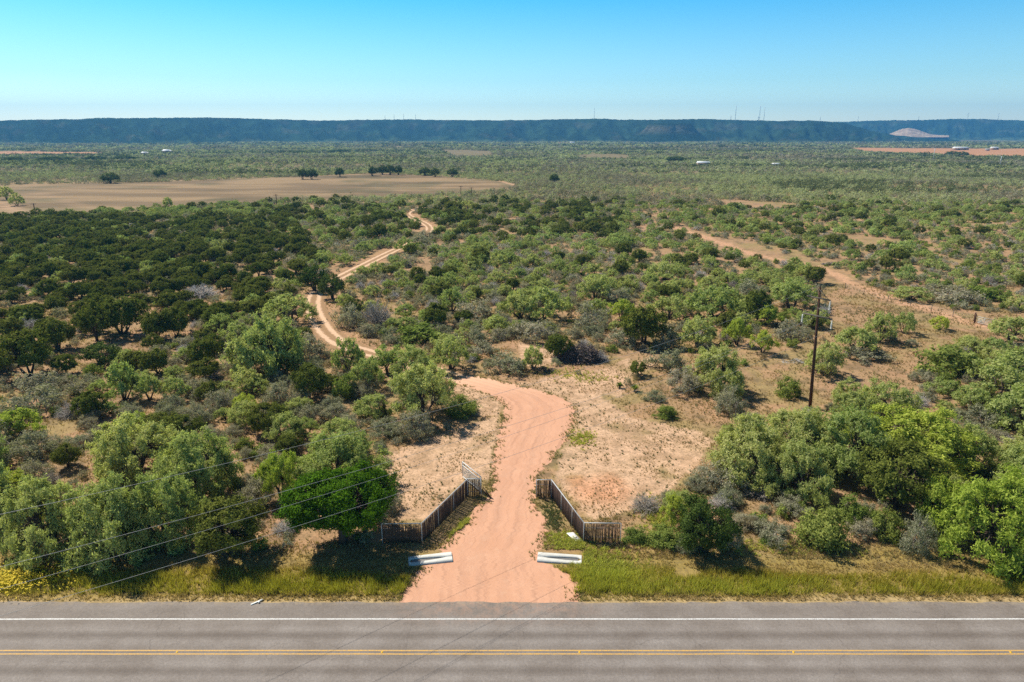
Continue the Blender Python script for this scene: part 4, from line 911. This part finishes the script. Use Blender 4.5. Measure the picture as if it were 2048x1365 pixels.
# grass creeping over the drive's edges
_e = np.concatenate([Lp[::2], Rp[::2]]); _o = np.concatenate([-un[::2], un[::2]]); r = np.random.default_rng(12)
i_ = r.integers(0, len(_e), 2600); q_ = _e[i_]+_o[i_]*r.normal(size=(2600, 1))*0.38+r.normal(size=(2600, 2))*0.15; m_ = (q_[:, 1] > Y_EDGE+0.2) & ~in_culv(q_[:, 0], q_[:, 1]) & (fbm(q_[:, 0]/1.5, q_[:, 1]/1.5, 55, 3) > 0.46); q_ = q_[m_]
T = pick([(0.44, 0.32, 0.17), (0.33, 0.28, 0.12), (0.2, 0.23, 0.07)], r.uniform(0, 1, len(q_)))
tufts("weeds", q_[:, 0], q_[:, 1], r.uniform(0.08, 0.26, len(q_)), T, 8, np.full(len(q_), 0.05), 0.9, "dry weeds creeping in along both edges of the driveway", 8)
# pebbles on gravel and sand
n_ = 9000; X = r.uniform(-18, 26, n_); Y = r.uniform(41.6, 95, n_); s_ = r.uniform(0.015, 0.05, n_)*np.where(r.uniform(0, 1, n_) < 0.04, 2.2, 1)
qx, qy = proj(X, Y); m_ = np.zeros(n_, bool)
for P in SAND: m_ |= inpoly(qx, qy, P)
m_ = (m_ & ~on_drive(X, Y)) & ~in_culv(X, Y); X, Y, s_ = X[m_], Y[m_], s_[m_]; n_ = len(X)
B_ = np.array([[1, 0, 0], [0, 1, 0], [-1, 0, 0], [0, -1, 0], [0, 0, 0.7]]); V = (B_[None]*s_[:, None, None]*r.uniform(0.6, 1.3, (n_, 5, 1))+np.stack([X, Y, X*0+0.004], -1)[:, None]).reshape(-1, 3)
F3 = (np.array([[0, 1, 4], [1, 2, 4], [2, 3, 4], [3, 0, 4]])[None]+np.arange(n_)[:, None, None]*5).reshape(-1, 3)
tag(link("gravel", mesh_np("gravel", V, [F3], [M_STONE])), "loose stones scattered over the sand and drive", "gravel", kind='stuff')

# ------------------------------------------------------------------ stave fences
def fence(tops, name, label, posts_on=(), rail_col=M_GALV):
    H = 1.8; P = [np.array(unproj(x, y, H)) for x, y in tops]
    root = empty(name, (P[0][0], P[0][1], 0)); o3 = np.array([P[0][0], P[0][1], 0]); tag(root, label, "fence", "stave fences at the gateway")
    r = np.random.default_rng(len(tops)*7+int(tops[0][0])); pts = [p for p in P]
    for a, b in zip(P[:-1], P[1:]):
        L = np.linalg.norm(b-a); d = (b-a)/L; n2 = np.array([-d[1], d[0]]); mb = MB(); s = 0.06
        while s < L-0.04:
            rad = r.uniform(0.022, 0.038); c = a+d*s+n2*r.normal()*0.012; top = H-0.07-abs(r.normal())*0.035; ln = r.normal()*0.02
            x0, x1 = c, c+d*ln
            mb.tube([(x0[0]-o3[0], x0[1]-o3[1], -0.05), ((x0[0]+x1[0])/2-o3[0]+r.normal()*0.008, (x0[1]+x1[1])/2-o3[1]+r.normal()*0.008, top*0.5), (x1[0]-o3[0], x1[1]-o3[1], top)], [rad, rad*0.95, rad*0.8], 5)
            s += rad*2+r.uniform(0.0, 0.02)
        mb.build("stave_panel", M_STAVE, root)
        mr = MB()
        a3 = np.array([a[0], a[1], H])-o3; b3 = np.array([b[0], b[1], H])-o3
        mr.tube([a3, b3], 0.042, 8); mr.build("top_rail", rail_col, root)
        for zz in (0.45, 1.3):
            mr = MB(); off = np.array([n2[0], n2[1], 0])*0.055
            mr.tube([a3+off-[0, 0, H-zz], b3+off-[0, 0, H-zz]], 0.02, 6); mr.build("cross_rail", rail_col, root)
        npst = max(1, int(round(L/2.6)))
        pts += [a+(b-a)*k/npst for k in range(1, npst)]
    for p in pts:
        mp_ = MB(); q = np.array([p[0], p[1], 0])-o3
        n2 = np.array([0, -0.045, 0]); mp_.tube([q+n2+[0, 0, -0.3], q+n2+[0, 0, H+0.02]], 0.03, 8)
        mp_.build("post", rail_col, root)
    return P
LF_ = fence([(763,1048),(843,1047),(935,958),(962,958)], "stave_fence", "dark cedar stave fence with pale pipe rail left of the driveway")
RF_ = fence([(1073,960),(1103,960),(1168,1046),(1242,1047)], "stave_fence", "dark cedar stave fence with pale pipe rail right of the driveway")
# open gate
g0 = np.array(unproj(963, 955, 1.8)); g1_ = np.array(unproj(925, 924, 1.8)); gr = empty("pipe_gate", (g0[0], g0[1], 0))
tag(gr, "white pipe and mesh gate swung open behind the left stave fence", "gate"); d = g1_-g0; L = np.linalg.norm(d); d3 = np.array([d[0]/L, d[1]/L, 0])
M_GATE = simple("gate_paint", (0.60, 0.60, 0.58), 0.5, 0.08)
mb = MB(); p0 = d3*0.12; p1 = d3*L
for z in (1.8, 0.25): mb.tube([p0+[0, 0, z], p1+[0, 0, z]], 0.045, 8)
for p in (p0, p1): mb.tube([p+[0, 0, 0.25], p+[0, 0, 1.8]], 0.045, 8)
mb.tube([p0+[0, 0, 1.45], p1+[0, 0, 1.45]], 0.038, 8); mb.build("gate_frame", M_GATE, gr)
mb = MB(); 
for z in np.arange(0.34, 1.42, 0.09): mb.tube([p0+[0, 0, z], p1+[0, 0, z]], 0.013, 3, False)
for s in np.arange(0.25, L, 0.16): mb.tube([d3*s+[0, 0, 0.25], d3*s+[0, 0, 1.45]], 0.013, 3, False)
mb.build("wire_mesh", M_GATE, gr)
mb = MB()
for z in (0.5, 1.6): mb.tube([d3*-0.02+[0, 0, z], p0+[0, 0, z]], 0.03, 6)
mb.build("hinge", M_DARK, gr)
e0 = np.array(unproj(982, 997)); t0_ = np.array(unproj(964, 978, 0.75))
for k, (dx, lab) in enumerate(((0.0, "longer"), (0.28, "shorter"))):
    mb = MB(); mb.tube([(e0[0], e0[1]-dx*0.3, 0.03), (t0_[0]+0.1, t0_[1]-dx, 0.75+0.2*(1-k))], [0.045, 0.035], 6); o = mb.build("brace_pole", M_POLE)
    tag(o, f"{lab} of two brown poles leaning on the end post of the left fence", "pole", "leaning poles")
# ------------------------------------------------------------------ culvert ends
M_CONC = simple("pale_concrete", (0.60, 0.58, 0.53), 0.85, 0.3, 2.2); M_CULV = simple("corrugated_steel", (0.16, 0.155, 0.15), 0.6, 0.3, 9, 0.0)
def culvert(hx, hy, lx, ly, label, flip):
    a = np.array(unproj(hx, hy, 0.12)); b = np.array(unproj(lx, ly, 0.06)); L = np.linalg.norm(b-a); root = empty("culvert_end", (a[0], a[1], 0), math.atan2(b[1]-a[1], b[0]-a[0]))
    tag(root, label, "culvert", "concrete culvert ends")
    xs_ = np.concatenate([[0], np.linspace(0.38, L-0.25, 26), [L]]); hw_ = 0.60
    def wi(x): 
        t = np.clip((x-0.38)/(L-0.63), 0, 1); return 0.20*np.sin(np.minimum(t*1.9, math.pi/2))**0.75*(1 if x < L-0.24 else 0)
    zt = 0.12-(0.035)*xs_/L; wn = np.array([wi(x) for x in xs_]); mb = MB(); n_ = len(xs_)
    for sgn in (-1, 1):
        V = []; 
        for x, z, w_ in zip(xs_, zt, wn): V += [(x, sgn*hw_, -0.25), (x, sgn*hw_, z), (x, sgn*w_, z), (x, sgn*w_, z-0.07)]
        q = []
        for i in range(n_-1):
            for j in range(3): q.append((i*4+j, i*4+j+1, i*4+5+j, i*4+4+j))
        mb.add(V, q)
    for i, x in ((0, 0), (n_-1, L)):
        z = zt[i]; mb.add([(x, -hw_, -0.25), (x, hw_, -0.25), (x, hw_, z), (x, -hw_, z)], [(0, 1, 2, 3)])
    mb.build("slab", M_CONC, root)
    mt = MB(); V = []; k = 7
    for x, z, w_ in zip(xs_[1:-1], zt[1:-1], wn[1:-1]):
        for j in range(k):
            t = math.pi*j/(k-1); V.append((x, -(w_+0.01)*math.cos(t), max(0.03, z-0.05-0.2*math.sin(t)*min(1, w_/0.1))))
    q = [(i*k+j, i*k+j+1, (i+1)*k+j+1, (i+1)*k+j) for i in range(n_-3) for j in range(k-1)]
    mt.add(V, q); mt.build("pipe_trough", M_CULV, root)
culvert(904, 1112.5, 817, 1123, "white concrete culvert end with pointed slot in the shade left of the driveway", 0)
culvert(1075, 1113, 1163, 1120, "white concrete culvert end with pointed slot, grass over its right tip", 1)
# fallen white board
c4 = [np.array(unproj(x, y)) for x, y in ((1133,1071),(1146.5,1071),(1164,1084.5),(1152,1086))]
ox, oy = c4[0]; root = empty("fallen_board", (ox, oy, 0)); tag(root, "fallen white board with dark marks beside the right fence corner", "board")
zz = [0.22, 0.30, 0.12, 0.05]; V = [(p[0]-ox, p[1]-oy, z) for p, z in zip(c4, zz)]; V += [(x, y, z-0.03) for x, y, z in V]
mb = MB(); mb.add(V, [(0, 1, 2, 3), (7, 6, 5, 4), (0, 4, 5, 1), (1, 5, 6, 2), (2, 6, 7, 3), (3, 7, 4, 0)]); mb.build("panel", M_WHITE, root)
mb = MB(); V4 = np.array(V[:4])
def onb(u_, v_): return (V4[0]*(1-u_)+V4[3]*u_)*(1-v_)+(V4[1]*(1-u_)+V4[2]*u_)*v_+np.array([0, 0, 0.006])
for (u0, u1, v0, v1) in ((0.38, 0.43, .45, .62), (0.55, 0.60, .35, .80), (0.60, 0.64, .60, .72), (0.74, .77, .25, .75), (0.77, .82, .25, .38), (0.82, .86, .25, .75), (0.93, .98, .6, .95)):
    mb.add([onb(u0, v0), onb(u1, v0), onb(u1, v1), onb(u0, v1)], [(0, 1, 2, 3)])
mb.build("lettering", M_DARK, root)
# small plank at the road edge, litter
X, Y = unproj(514, 1206); mb = MB(); mb.box((0, 0, 0.05), (0.85, 0.12, 0.04), R(38), 0, R(-3)); mb.box((0.15, -0.02, 0.085), (0.12, 0.14, 0.03), R(38))
tag(mb.build("broken_plank", M_WHITE, loc=(X, Y, 0.02)), "pale broken plank lying at the highway edge", "plank")
# ------------------------------------------------------------------ yucca
def yucca(px_, py_, w_px, label, seed):
    X, Y = unproj(px_, py_); Y = float(Y); s = w_px/(F/(Y*cP+CAM_H*sP))/2; r = np.random.default_rng(seed); root = empty("yucca", (X, Y+0.3, 0)); tag(root, label, "yucca", "yuccas")
    mb = MB()
    for i in range(110):
        a = r.uniform(0, 6.28); el = r.uniform(0.1, 1.45); d_ = np.array([math.cos(a)*math.cos(el), math.sin(a)*math.cos(el), math.sin(el)]); b = d_*0.08+[0, 0, 0.25]; t = b+d_*s*r.uniform(0.8, 1.15)
        sd = unit(np.cross(d_, [0, 0, 1]))*0.045; md_ = b*0.5+t*0.5+[0, 0, 0.04]
        mb.add([b-sd*0.6, b+sd*0.6, md_+sd, md_-sd, t], [(0, 1, 2, 3)], [(3, 2, 4)])
    mb.build("blades", M_LEAF['O'], root); mb = MB(); mb.tube([(0, 0, -0.1), (0, 0, 0.35)], [0.14, 0.12], 7); mb.build("stem", M_BARK, root)
yucca(566, 838, 56, "spiky bright green yucca among grey shrubs", 1)
yucca(1270, 785, 22, "small dark yucca on the sandy rise by the grey shrubs", 2)
yucca(1240, 778, 16, "tiny yucca beside the small dark one on the sandy rise", 3)
# ------------------------------------------------------------------ brush pile, stone pile, logs
def pile(px_, py_, wpx, hm, n_, mat, name, label, seed, rad=0.03, cat="brush pile"):
    X, Y = unproj(px_, py_); X = float(X); Y = float(Y); W = wpx/(F/(Y*cP+CAM_H*sP)); r = np.random.default_rng(seed); mb = MB()
    for i in range(n_):
        a = r.uniform(0, 6.28); q = math.sqrt(r.uniform(0, 1)); c = np.array([math.cos(a)*q*W/2, math.sin(a)*q*W*0.3, 0]); c[2] = hm*max(0.05, 1-q*q)*r.uniform(0.1, 1)
        b = r.uniform(0, 6.28); el = r.normal()*0.35; L = r.uniform(0.6, 1.9); d_ = np.array([math.cos(b)*math.cos(el), math.sin(b)*math.cos(el), math.sin(el)])*L/2
        p = [c-d_, c+r.normal(size=3)*0.12, c+d_]; p = [np.array([x[0], x[1], max(x[2], 0.02)]) for x in p]; rr_ = rad*r.uniform(0.4, 1.7)
        mb.tube(p, [rr_, rr_*0.8, rr_*0.3], 4, False)
        for k in range(2):
            t = r.uniform(0, 1); s_ = p[0]*(1-t)+p[2]*t; e_ = s_+r.normal(size=3)*0.35; e_[2] = max(e_[2], 0.02); mb.tube([s_, e_], [rr_*0.4, rr_*0.15], 3, False)
    tag(mb.build(name, mat, loc=(X, Y+W*0.25, 0)), label, cat)
M_PILE = simple("dead_branch", (0.145, 0.115, 0.105), 0.95, 0.5, 2)
pile(1162, 728, 108, 2.6, 900, M_PILE, "brush_pile", "big dark heap of cut dead branches on the sand behind the driveway bend", 4, 0.045)
pile(1085, 747, 55, 0.25, 60, M_DARK, "brush_pile", "low scatter of charred sticks in front of the spindly mesquite", 5)
pile(1590, 728, 50, 0.25, 30, M_PALETWIG, "brush_pile", "thin scatter of bleached sticks on the bare slope by the pole", 6)
X, Y = unproj(1662, 530); r = np.random.default_rng(3); mb = MB()
for i in range(120):
    a = r.uniform(0, 6.28); q = math.sqrt(r.uniform(0, 1)); s_ = r.uniform(0.15, 0.42); c = np.array([math.cos(a)*q*2.4, math.sin(a)*q*1.1, 0.1+0.6*(1-q)*r.uniform(0, 1)])
    V = np.array([[x, y, z] for z in (-1, 1) for y in (-1, 1) for x in (-1, 1)])*s_*r.uniform(0.35, 0.6, (8, 3))+c; mb.add(V, [(0, 2, 3, 1), (4, 5, 7, 6), (0, 1, 5, 4), (2, 6, 7, 3), (0, 4, 6, 2), (1, 3, 7, 5)])
tag(mb.build("stone_pile", M_STONE, loc=(float(X), float(Y), 0)), "grey heap of stones beside the eroded sandy strip", "stone pile")
# ------------------------------------------------------------------ utility pole and wires
PB = np.array([*unproj(1620, 815), 0.0]); PT = np.array([0, 0, 0.0]); PT[0], PT[2] = at_dist(1640, 575, PB[1]-0.0); PT[1] = PB[1]
pr = empty("utility_pole", tuple(PB)); tag(pr, "tall brown wooden power pole with two crossarms, right of the sandy clearing", "utility pole")
tp = PT-PB; HP = tp[2]
mb = MB(); mb.tube([(0, 0, -0.4), tp*0.5, tp], [0.20, 0.165, 0.125], 12); mb.build("pole", M_POLE, pr)
AD = np.array([0.6, -0.8, 0.0]); LD = np.array([-0.8, -0.6, 0.0])
def at_h(f): return tp*f
def zfor(py_): return at_dist(1640, py_, PB[1])[1]
hU = zfor(596); hL = zfor(632)
INS = []
for h, l0, l1, br in ((hU, -1.35, 1.5, 1), (hL, -1.75, 1.9, -1)):
    c = at_h(h/HP); mb = MB(); q0 = c+AD*l0+LD*0.22; q1 = c+AD*l1+LD*0.22
    mid = (q0+q1)/2; mb.box(mid, (l1-l0, 0.12, 0.15), math.atan2(AD[1], AD[0])); mb.build("crossarm", M_GREYWOOD, pr)
    mb = MB()
    for s_ in ((l0*0.9, l1*0.9) if br == 1 else (l1*0.9,)): mb.tube([c+AD*s_+LD*0.3+[0, 0, 0.05], at_h(min(h+1.05, HP)/HP)+LD*0.18], 0.03, 5)
    mb.build("brace", M_DARK, pr)
    ends = ((q1, 1),) if br == 1 else ((q0, 1), (q1, 1))
    for q, _ in ends:
        mi_ = MB(); zt_ = -0.1
        for k in range(7): 
            z = zt_-0.12-k*0.145; mi_.tube([q+[0, 0, z+0.05], q+[0, 0, z+0.02], q+[0, 0, z-0.02]], [0.04, 0.10, 0.09], 9)
        mi_.tube([q, q+[0, 0, -1.25]], 0.022, 5); mi_.build("insulator", M_WHITE, pr); INS.append(PB+q+np.array([0, 0, -1.28]))
mb = MB(); mb.tube([tp, tp+[0, 0, 0.3]], [0.05, 0.04], 6); mb.build("top_pin", M_DARK, pr)
W_PT = [PB+tp+np.array([0, 0, 0.28])]+INS
SPAN = 108.0; lab = ["highest", "second highest", "third highest", "lowest"]
order = [0, 1, 2, 3]
def wire(A, B, sag, label, k=44):
    t = np.linspace(0, 1, k)[:, None]; P = A*(1-t)+B*t; P[:, 2] -= (4*sag*t*(1-t))[:, 0]
    mb = MB(); mb.tube(P-A, 0.012, 4, False); tag(mb.build("power_line", M_WIRE, loc=tuple(A)), label, "wire", "power lines over the brush")
P2 = PB+LD*SPAN
for i, A in enumerate(W_PT):
    B = A+LD*SPAN; B[2] = A[2]+(0.6, 1.0, -0.2, 0.6)[i]
    wire(A, B, 3.1 if i == 0 else 2.6, f"{lab[i]} of the four thin power lines crossing over the highway")
# the next pole stands beside the camera, out of view, and carries the wires
pr2 = empty("utility_pole", tuple(P2)); tag(pr2, "matching wooden power pole on the near side of the highway", "utility pole")
mb = MB(); mb.tube([(0, 0, -0.4), (0, 0, HP+0.4)], [0.24, 0.15], 12); mb.build("pole", M_POLE, pr2)
for h, l0, l1 in ((hU, -1.35, 1.5), (hL, -1.75, 1.9)):
    mb = MB(); mb.box(AD*(l0+l1)/2+[0, 0, h+0.4], (l1-l0, 0.12, 0.15), math.atan2(AD[1], AD[0])); mb.build("crossarm", M_GREYWOOD, pr2)
# small far poles in and beyond the meadow
def farpole(px_, yb, yt, label, mat=M_POLE, rad=0.16):
    X, Y = unproj(px_, yb); X = float(X); Y = float(Y); H = float(at_dist(px_, yt, Y)[1]); z0 = float(terr(X, Y)); root = empty("utility_pole", (X, Y, z0)); tag(root, label, "utility pole", "far poles")
    mb = MB(); mb.tube([(0, 0, 0), (0, 0, H)], [rad*1.2, rad], 6); mb.build("pole", mat, root); mb = MB(); mb.box((0, -rad, H*0.93), (2.4, 0.14, 0.16)); mb.build("crossarm", mat, root)
farpole(554, 412, 389, "thin dark pole at the near edge of the meadow")
farpole(71, 428, 407, "short dark pole beside the track at the meadow's left end")
farpole(922, 393, 372, "thin pole at the right end of the meadow, left of its twin"); farpole(943, 394, 375, "thin pole at the right end of the meadow, right of its twin")
farpole(1865, 326, 298, "pale tall pole in the scrub before the brown field", M_GALV, 0.3); farpole(1999, 334, 312, "pale pole in the scrub below the field's right end", M_GALV, 0.3)
# ------------------------------------------------------------------ wire fence and pipe gate by the eroded strip
FP = [(1948,643),(1905,634),(1862,624),(1820,614),(1775,603),(1727,590),(1690,578)]
W_ = [np.array([*unproj(x, y), 0.0]) for x, y in FP]; root = empty("wire_fence", tuple(W_[0])); tag(root, "low wire fence on thin dark posts along the eroded sandy strip", "fence")
for i, p in enumerate(W_):
    mb = MB(); q = p-W_[0]; rr_ = 0.13 if i == 0 else 0.05; mb.tube([q+[0, 0, -0.2], q+[0, 0, 1.6 if i == 0 else 1.3]], rr_, 7); mb.build("post", M_POLE if i == 0 else M_DARK, root)
for z in (0.35, 0.7, 1.05):
    mb = MB(); mb.tube([p-W_[0]+[0, 0, z] for p in W_], 0.012, 3, False); mb.build("wire", M_WIRE, root)
g0 = np.array([*unproj(1948, 643), 0.0]); gp = np.array([*unproj(1932, 638), 0.0])
g1_ = np.array([*unproj(1949.5, 647), 0.0]); g2_ = np.array([*unproj(1985, 655), 0.0]); root = empty("pipe_gate", tuple(g1_)); tag(root, "long pale pipe gate closing the wire fence", "gate")
d = g2_-g1_; mb = MB()
for z in (0.25, 0.5, 0.75, 1.0, 1.3): mb.tube([(0, 0, z), d+[0, 0, z]], 0.035, 6)
for t in (0, 0.5, 1): mb.tube([d*t+[0, 0, 0.25], d*t+[0, 0, 1.3]], 0.035, 6)
mb.build("gate_frame", M_GATE, root); mb = MB(); mb.tube([(-.1, 0, -.2), (-.1, 0, 1.7)], 0.13, 8); mb.build("post", M_POLE, root)
# ------------------------------------------------------------------ far sheds and houses
M_ROOF = simple("pale_metal_roof", (0.78, 0.78, 0.78), 0.5, 0.05); M_WALL = simple("tan_wall", srgb(176, 150, 130), 0.9, 0.1); M_RED = simple("rust_wall", srgb(140, 112, 100), 0.9, 0.1)
def shed(px_, yb, wpx, h, dep, label, wall=M_WALL, roof=M_ROOF, rz=0.0):
    X, Y = unproj(px_, yb); X = float(X); Y = float(Y); W = wpx/(F/(Y*cP)); root = empty("shed", (X, Y, float(terr(X, Y))), rz); tag(root, label, "building")
    mb = MB(); mb.box((0, 0, h/2), (W, dep, h)); mb.build("wall", wall, root)
    mb = MB(); e = 0.5; x = W/2+e; y = dep/2+e; rh = h+dep*0.18
    mb.add([(-x, -y, h+.02), (x, -y, h+.02), (x, 0, rh), (-x, 0, rh), (x, y, h+.02), (-x, y, h+.02), (-x, -y, h-.15), (x, -y, h-.15)], [(0, 1, 2, 3), (3, 2, 4, 5), (6, 7, 1, 0)], [(0, 3, 5), (1, 4, 2)]); mb.build("roof", roof, root)
    for k, fx in enumerate((-0.25, 0.2)):
        mb = MB(); mb.box((fx*W, -dep/2-0.05, h*0.4), (min(3.0, W*0.18), 0.08, h*0.75)); mb.build("door", M_DARK, root)
shed(1406, 329, 22, 3.2, 9, "white-roofed shed in the scrub beyond the right meadow end")
shed(1920, 301, 26, 4.5, 14, "long white-roofed barn standing in the brown far field"); shed(1988, 301, 12, 4, 11, "small pale house right of the long barn"); shed(1974, 302, 6, 3, 6, "tiny pale hut between the long barn and the small house")
shed(1130, 290, 28, 4, 14, "long low reddish building under the ridge", M_RED, M_RED); shed(1144, 289, 9, 5, 14, "white-roofed end block beside the long reddish building")
shed(1552, 331, 13, 2.6, 6, "low pale shed in the scrub, right of the white-roofed one"); shed(290, 310, 9, 4, 9, "small white building at the left, nearer the field"); shed(334, 306, 12, 5, 14, "white-roofed house right of the small white building")
# ------------------------------------------------------------------ dark trees standing at the meadow edges
def ftree(px_, yb, wpx, hm, k, label):
    X, Y = unproj(px_, yb); X = float(X); Y = float(Y); W = wpx/(F/(Y*cP)); crown, trunk, both = proto(k, int(px_) % NVAR[k], 1)
    nm, cat, g = NAMES[k]; o = link(nm, both, None, (X, Y, float(terr(X, Y)))); W0, H0 = DIMS[k]; o.scale = (W/W0, W/W0, hm/H0); o.rotation_euler = (0, 0, px_*0.7); tag(o, label, cat, "dark trees around the meadow")
for i, (x_, y_, w_, h_) in enumerate([(222,366,34,7.5),(320,354,24,6.5),(606,357,20,8),(624,357,22,8),(680,353,20,7.5),(745,351,20,7.5),(765,349,20,7.5),(780,349,22,8.5),(797,349,18,7.5),(850,350,24,7),(870,352,20,7),(905,352,22,6.5),(1108,365,20,6.5),(14,400,34,7),(35,412,30,6),(337,416,24,5)]):
    ftree(x_, y_, w_, h_, 'L' if i < 13 else 'M', f"dark spreading oak on the meadow's far edge, {ordinal(i+1)} from the left" if i < 13 else ["round grey-green mesquite at the meadow's left end", "wide low mesquite beside the dirt track at the meadow's left end", "lone pale mesquite inside the meadow's near edge"][i-13])
for i, (x_, y_, w_) in enumerate([(30,327,44),(110,325,70),(190,322,40),(250,320,50),(600,308,60),(680,305,50),(1905,311,26),(1925,312,26),(1350,322,40)]):
    ftree(x_, y_, w_, 7.5, 'L', f"dark tree clump far out in the pale scrub, {ordinal(i+1)} from the left" if i < 6 else ["round dark tree in front of the long barn", "round dark tree right of its neighbour in front of the barn", "dark tree clump left of the white-roofed shed"][i-6])
# ------------------------------------------------------------------ masts on the ridge
def mast(px_, yb, yt, D, label, wb=3.0, arms=0):
    X, z1 = at_dist(px_, yt, D); z0 = at_dist(px_, yb, D)[1]-8; X = float(X); H = float(z1-z0); root = empty("radio_mast", (X, D, float(z0))); tag(root, label, "mast", "masts on the ridge")
    mb = MB(); w1 = wb*0.35
    for sx_, sy_ in ((-1, -1), (1, -1), (1, 1), (-1, 1)): mb.tube([(sx_*wb/2, sy_*wb/2, 0), (sx_*w1/2, sy_*w1/2, H)], 0.25, 4)
    k = max(3, int(H/8)); 
    for i in range(k):
        a, b = i/k, (i+1)/k; wa, wb_ = (wb+(w1-wb)*a)/2, (wb+(w1-wb)*b)/2
        mb.tube([(-wa, -wa, a*H), (wb_, -wb_, b*H)], 0.14, 3); mb.tube([(wa, -wa, a*H), (-wb_, -wb_, b*H)], 0.14, 3)
    mb.build("lattice", M_GALV, root)
    for i in range(arms):
        mb = MB(); mb.box((0, 0, H*(0.95-0.12*i)), (wb*3.4, 0.5, 0.5)); mb.build("crossarm", M_GALV, root)
ml = ["first", "second", "third", "fourth"]
for i, (x_, t_) in enumerate(((770, 231), (788, 230), (807, 228), (831, 230))): mast(x_, 240.5, t_, 3900, f"short mast on the ridge, {ml[i]} of the left four", 2.6)
mast(1189, 238.5, 216, 3900, "slender tall mast alone on the middle of the ridge", 2.6)
mast(1462, 240, 232, 3900, "short mast left of the tall one on the ridge"); mast(1473, 240, 211, 3900, "tall mast on the ridge, left of the close pair", 3); mast(1517, 241, 233, 3900, "stub mast against the tall mast's foot", 3)
mast(1521, 241, 212, 3900, "tallest thick mast on the ridge", 4.5); mast(1530, 241, 214, 3950, "faint thin mast right behind the tallest one", 2)
mast(1641, 243, 234, 3900, "short mast where the near ridge begins to fall"); mast(1717, 243, 233, 5200, "short mast on the far ridge left of the quarry"); mast(1838, 241, 233, 5200, "short mast above the quarry")
mast(1937, 239, 226, 5200, "pylon with crossarms on the far ridge", 6, 3); mast(1998, 240, 227, 5200, "single mast near the right end of the far ridge", 4, 1)
# ------------------------------------------------------------------ air
m, n, out = newmat("haze_air"); pv = N(n, "ShaderNodeVolumePrincipled"); pv.inputs['Color'].default_value = (0.14, 0.50, 0.98, 1); pv.inputs['Density'].default_value = 0.00012; pv.inputs['Anisotropy'].default_value = 0.1
n.links.new(pv.outputs[0], out.inputs['Volume'])
mb = MB(); mb.box((0, 3400, 158), (13500, 7900, 340)); hz = mb.build("haze", m); tag(hz, "thin blue haze over the plain", "haze", kind='stuff')
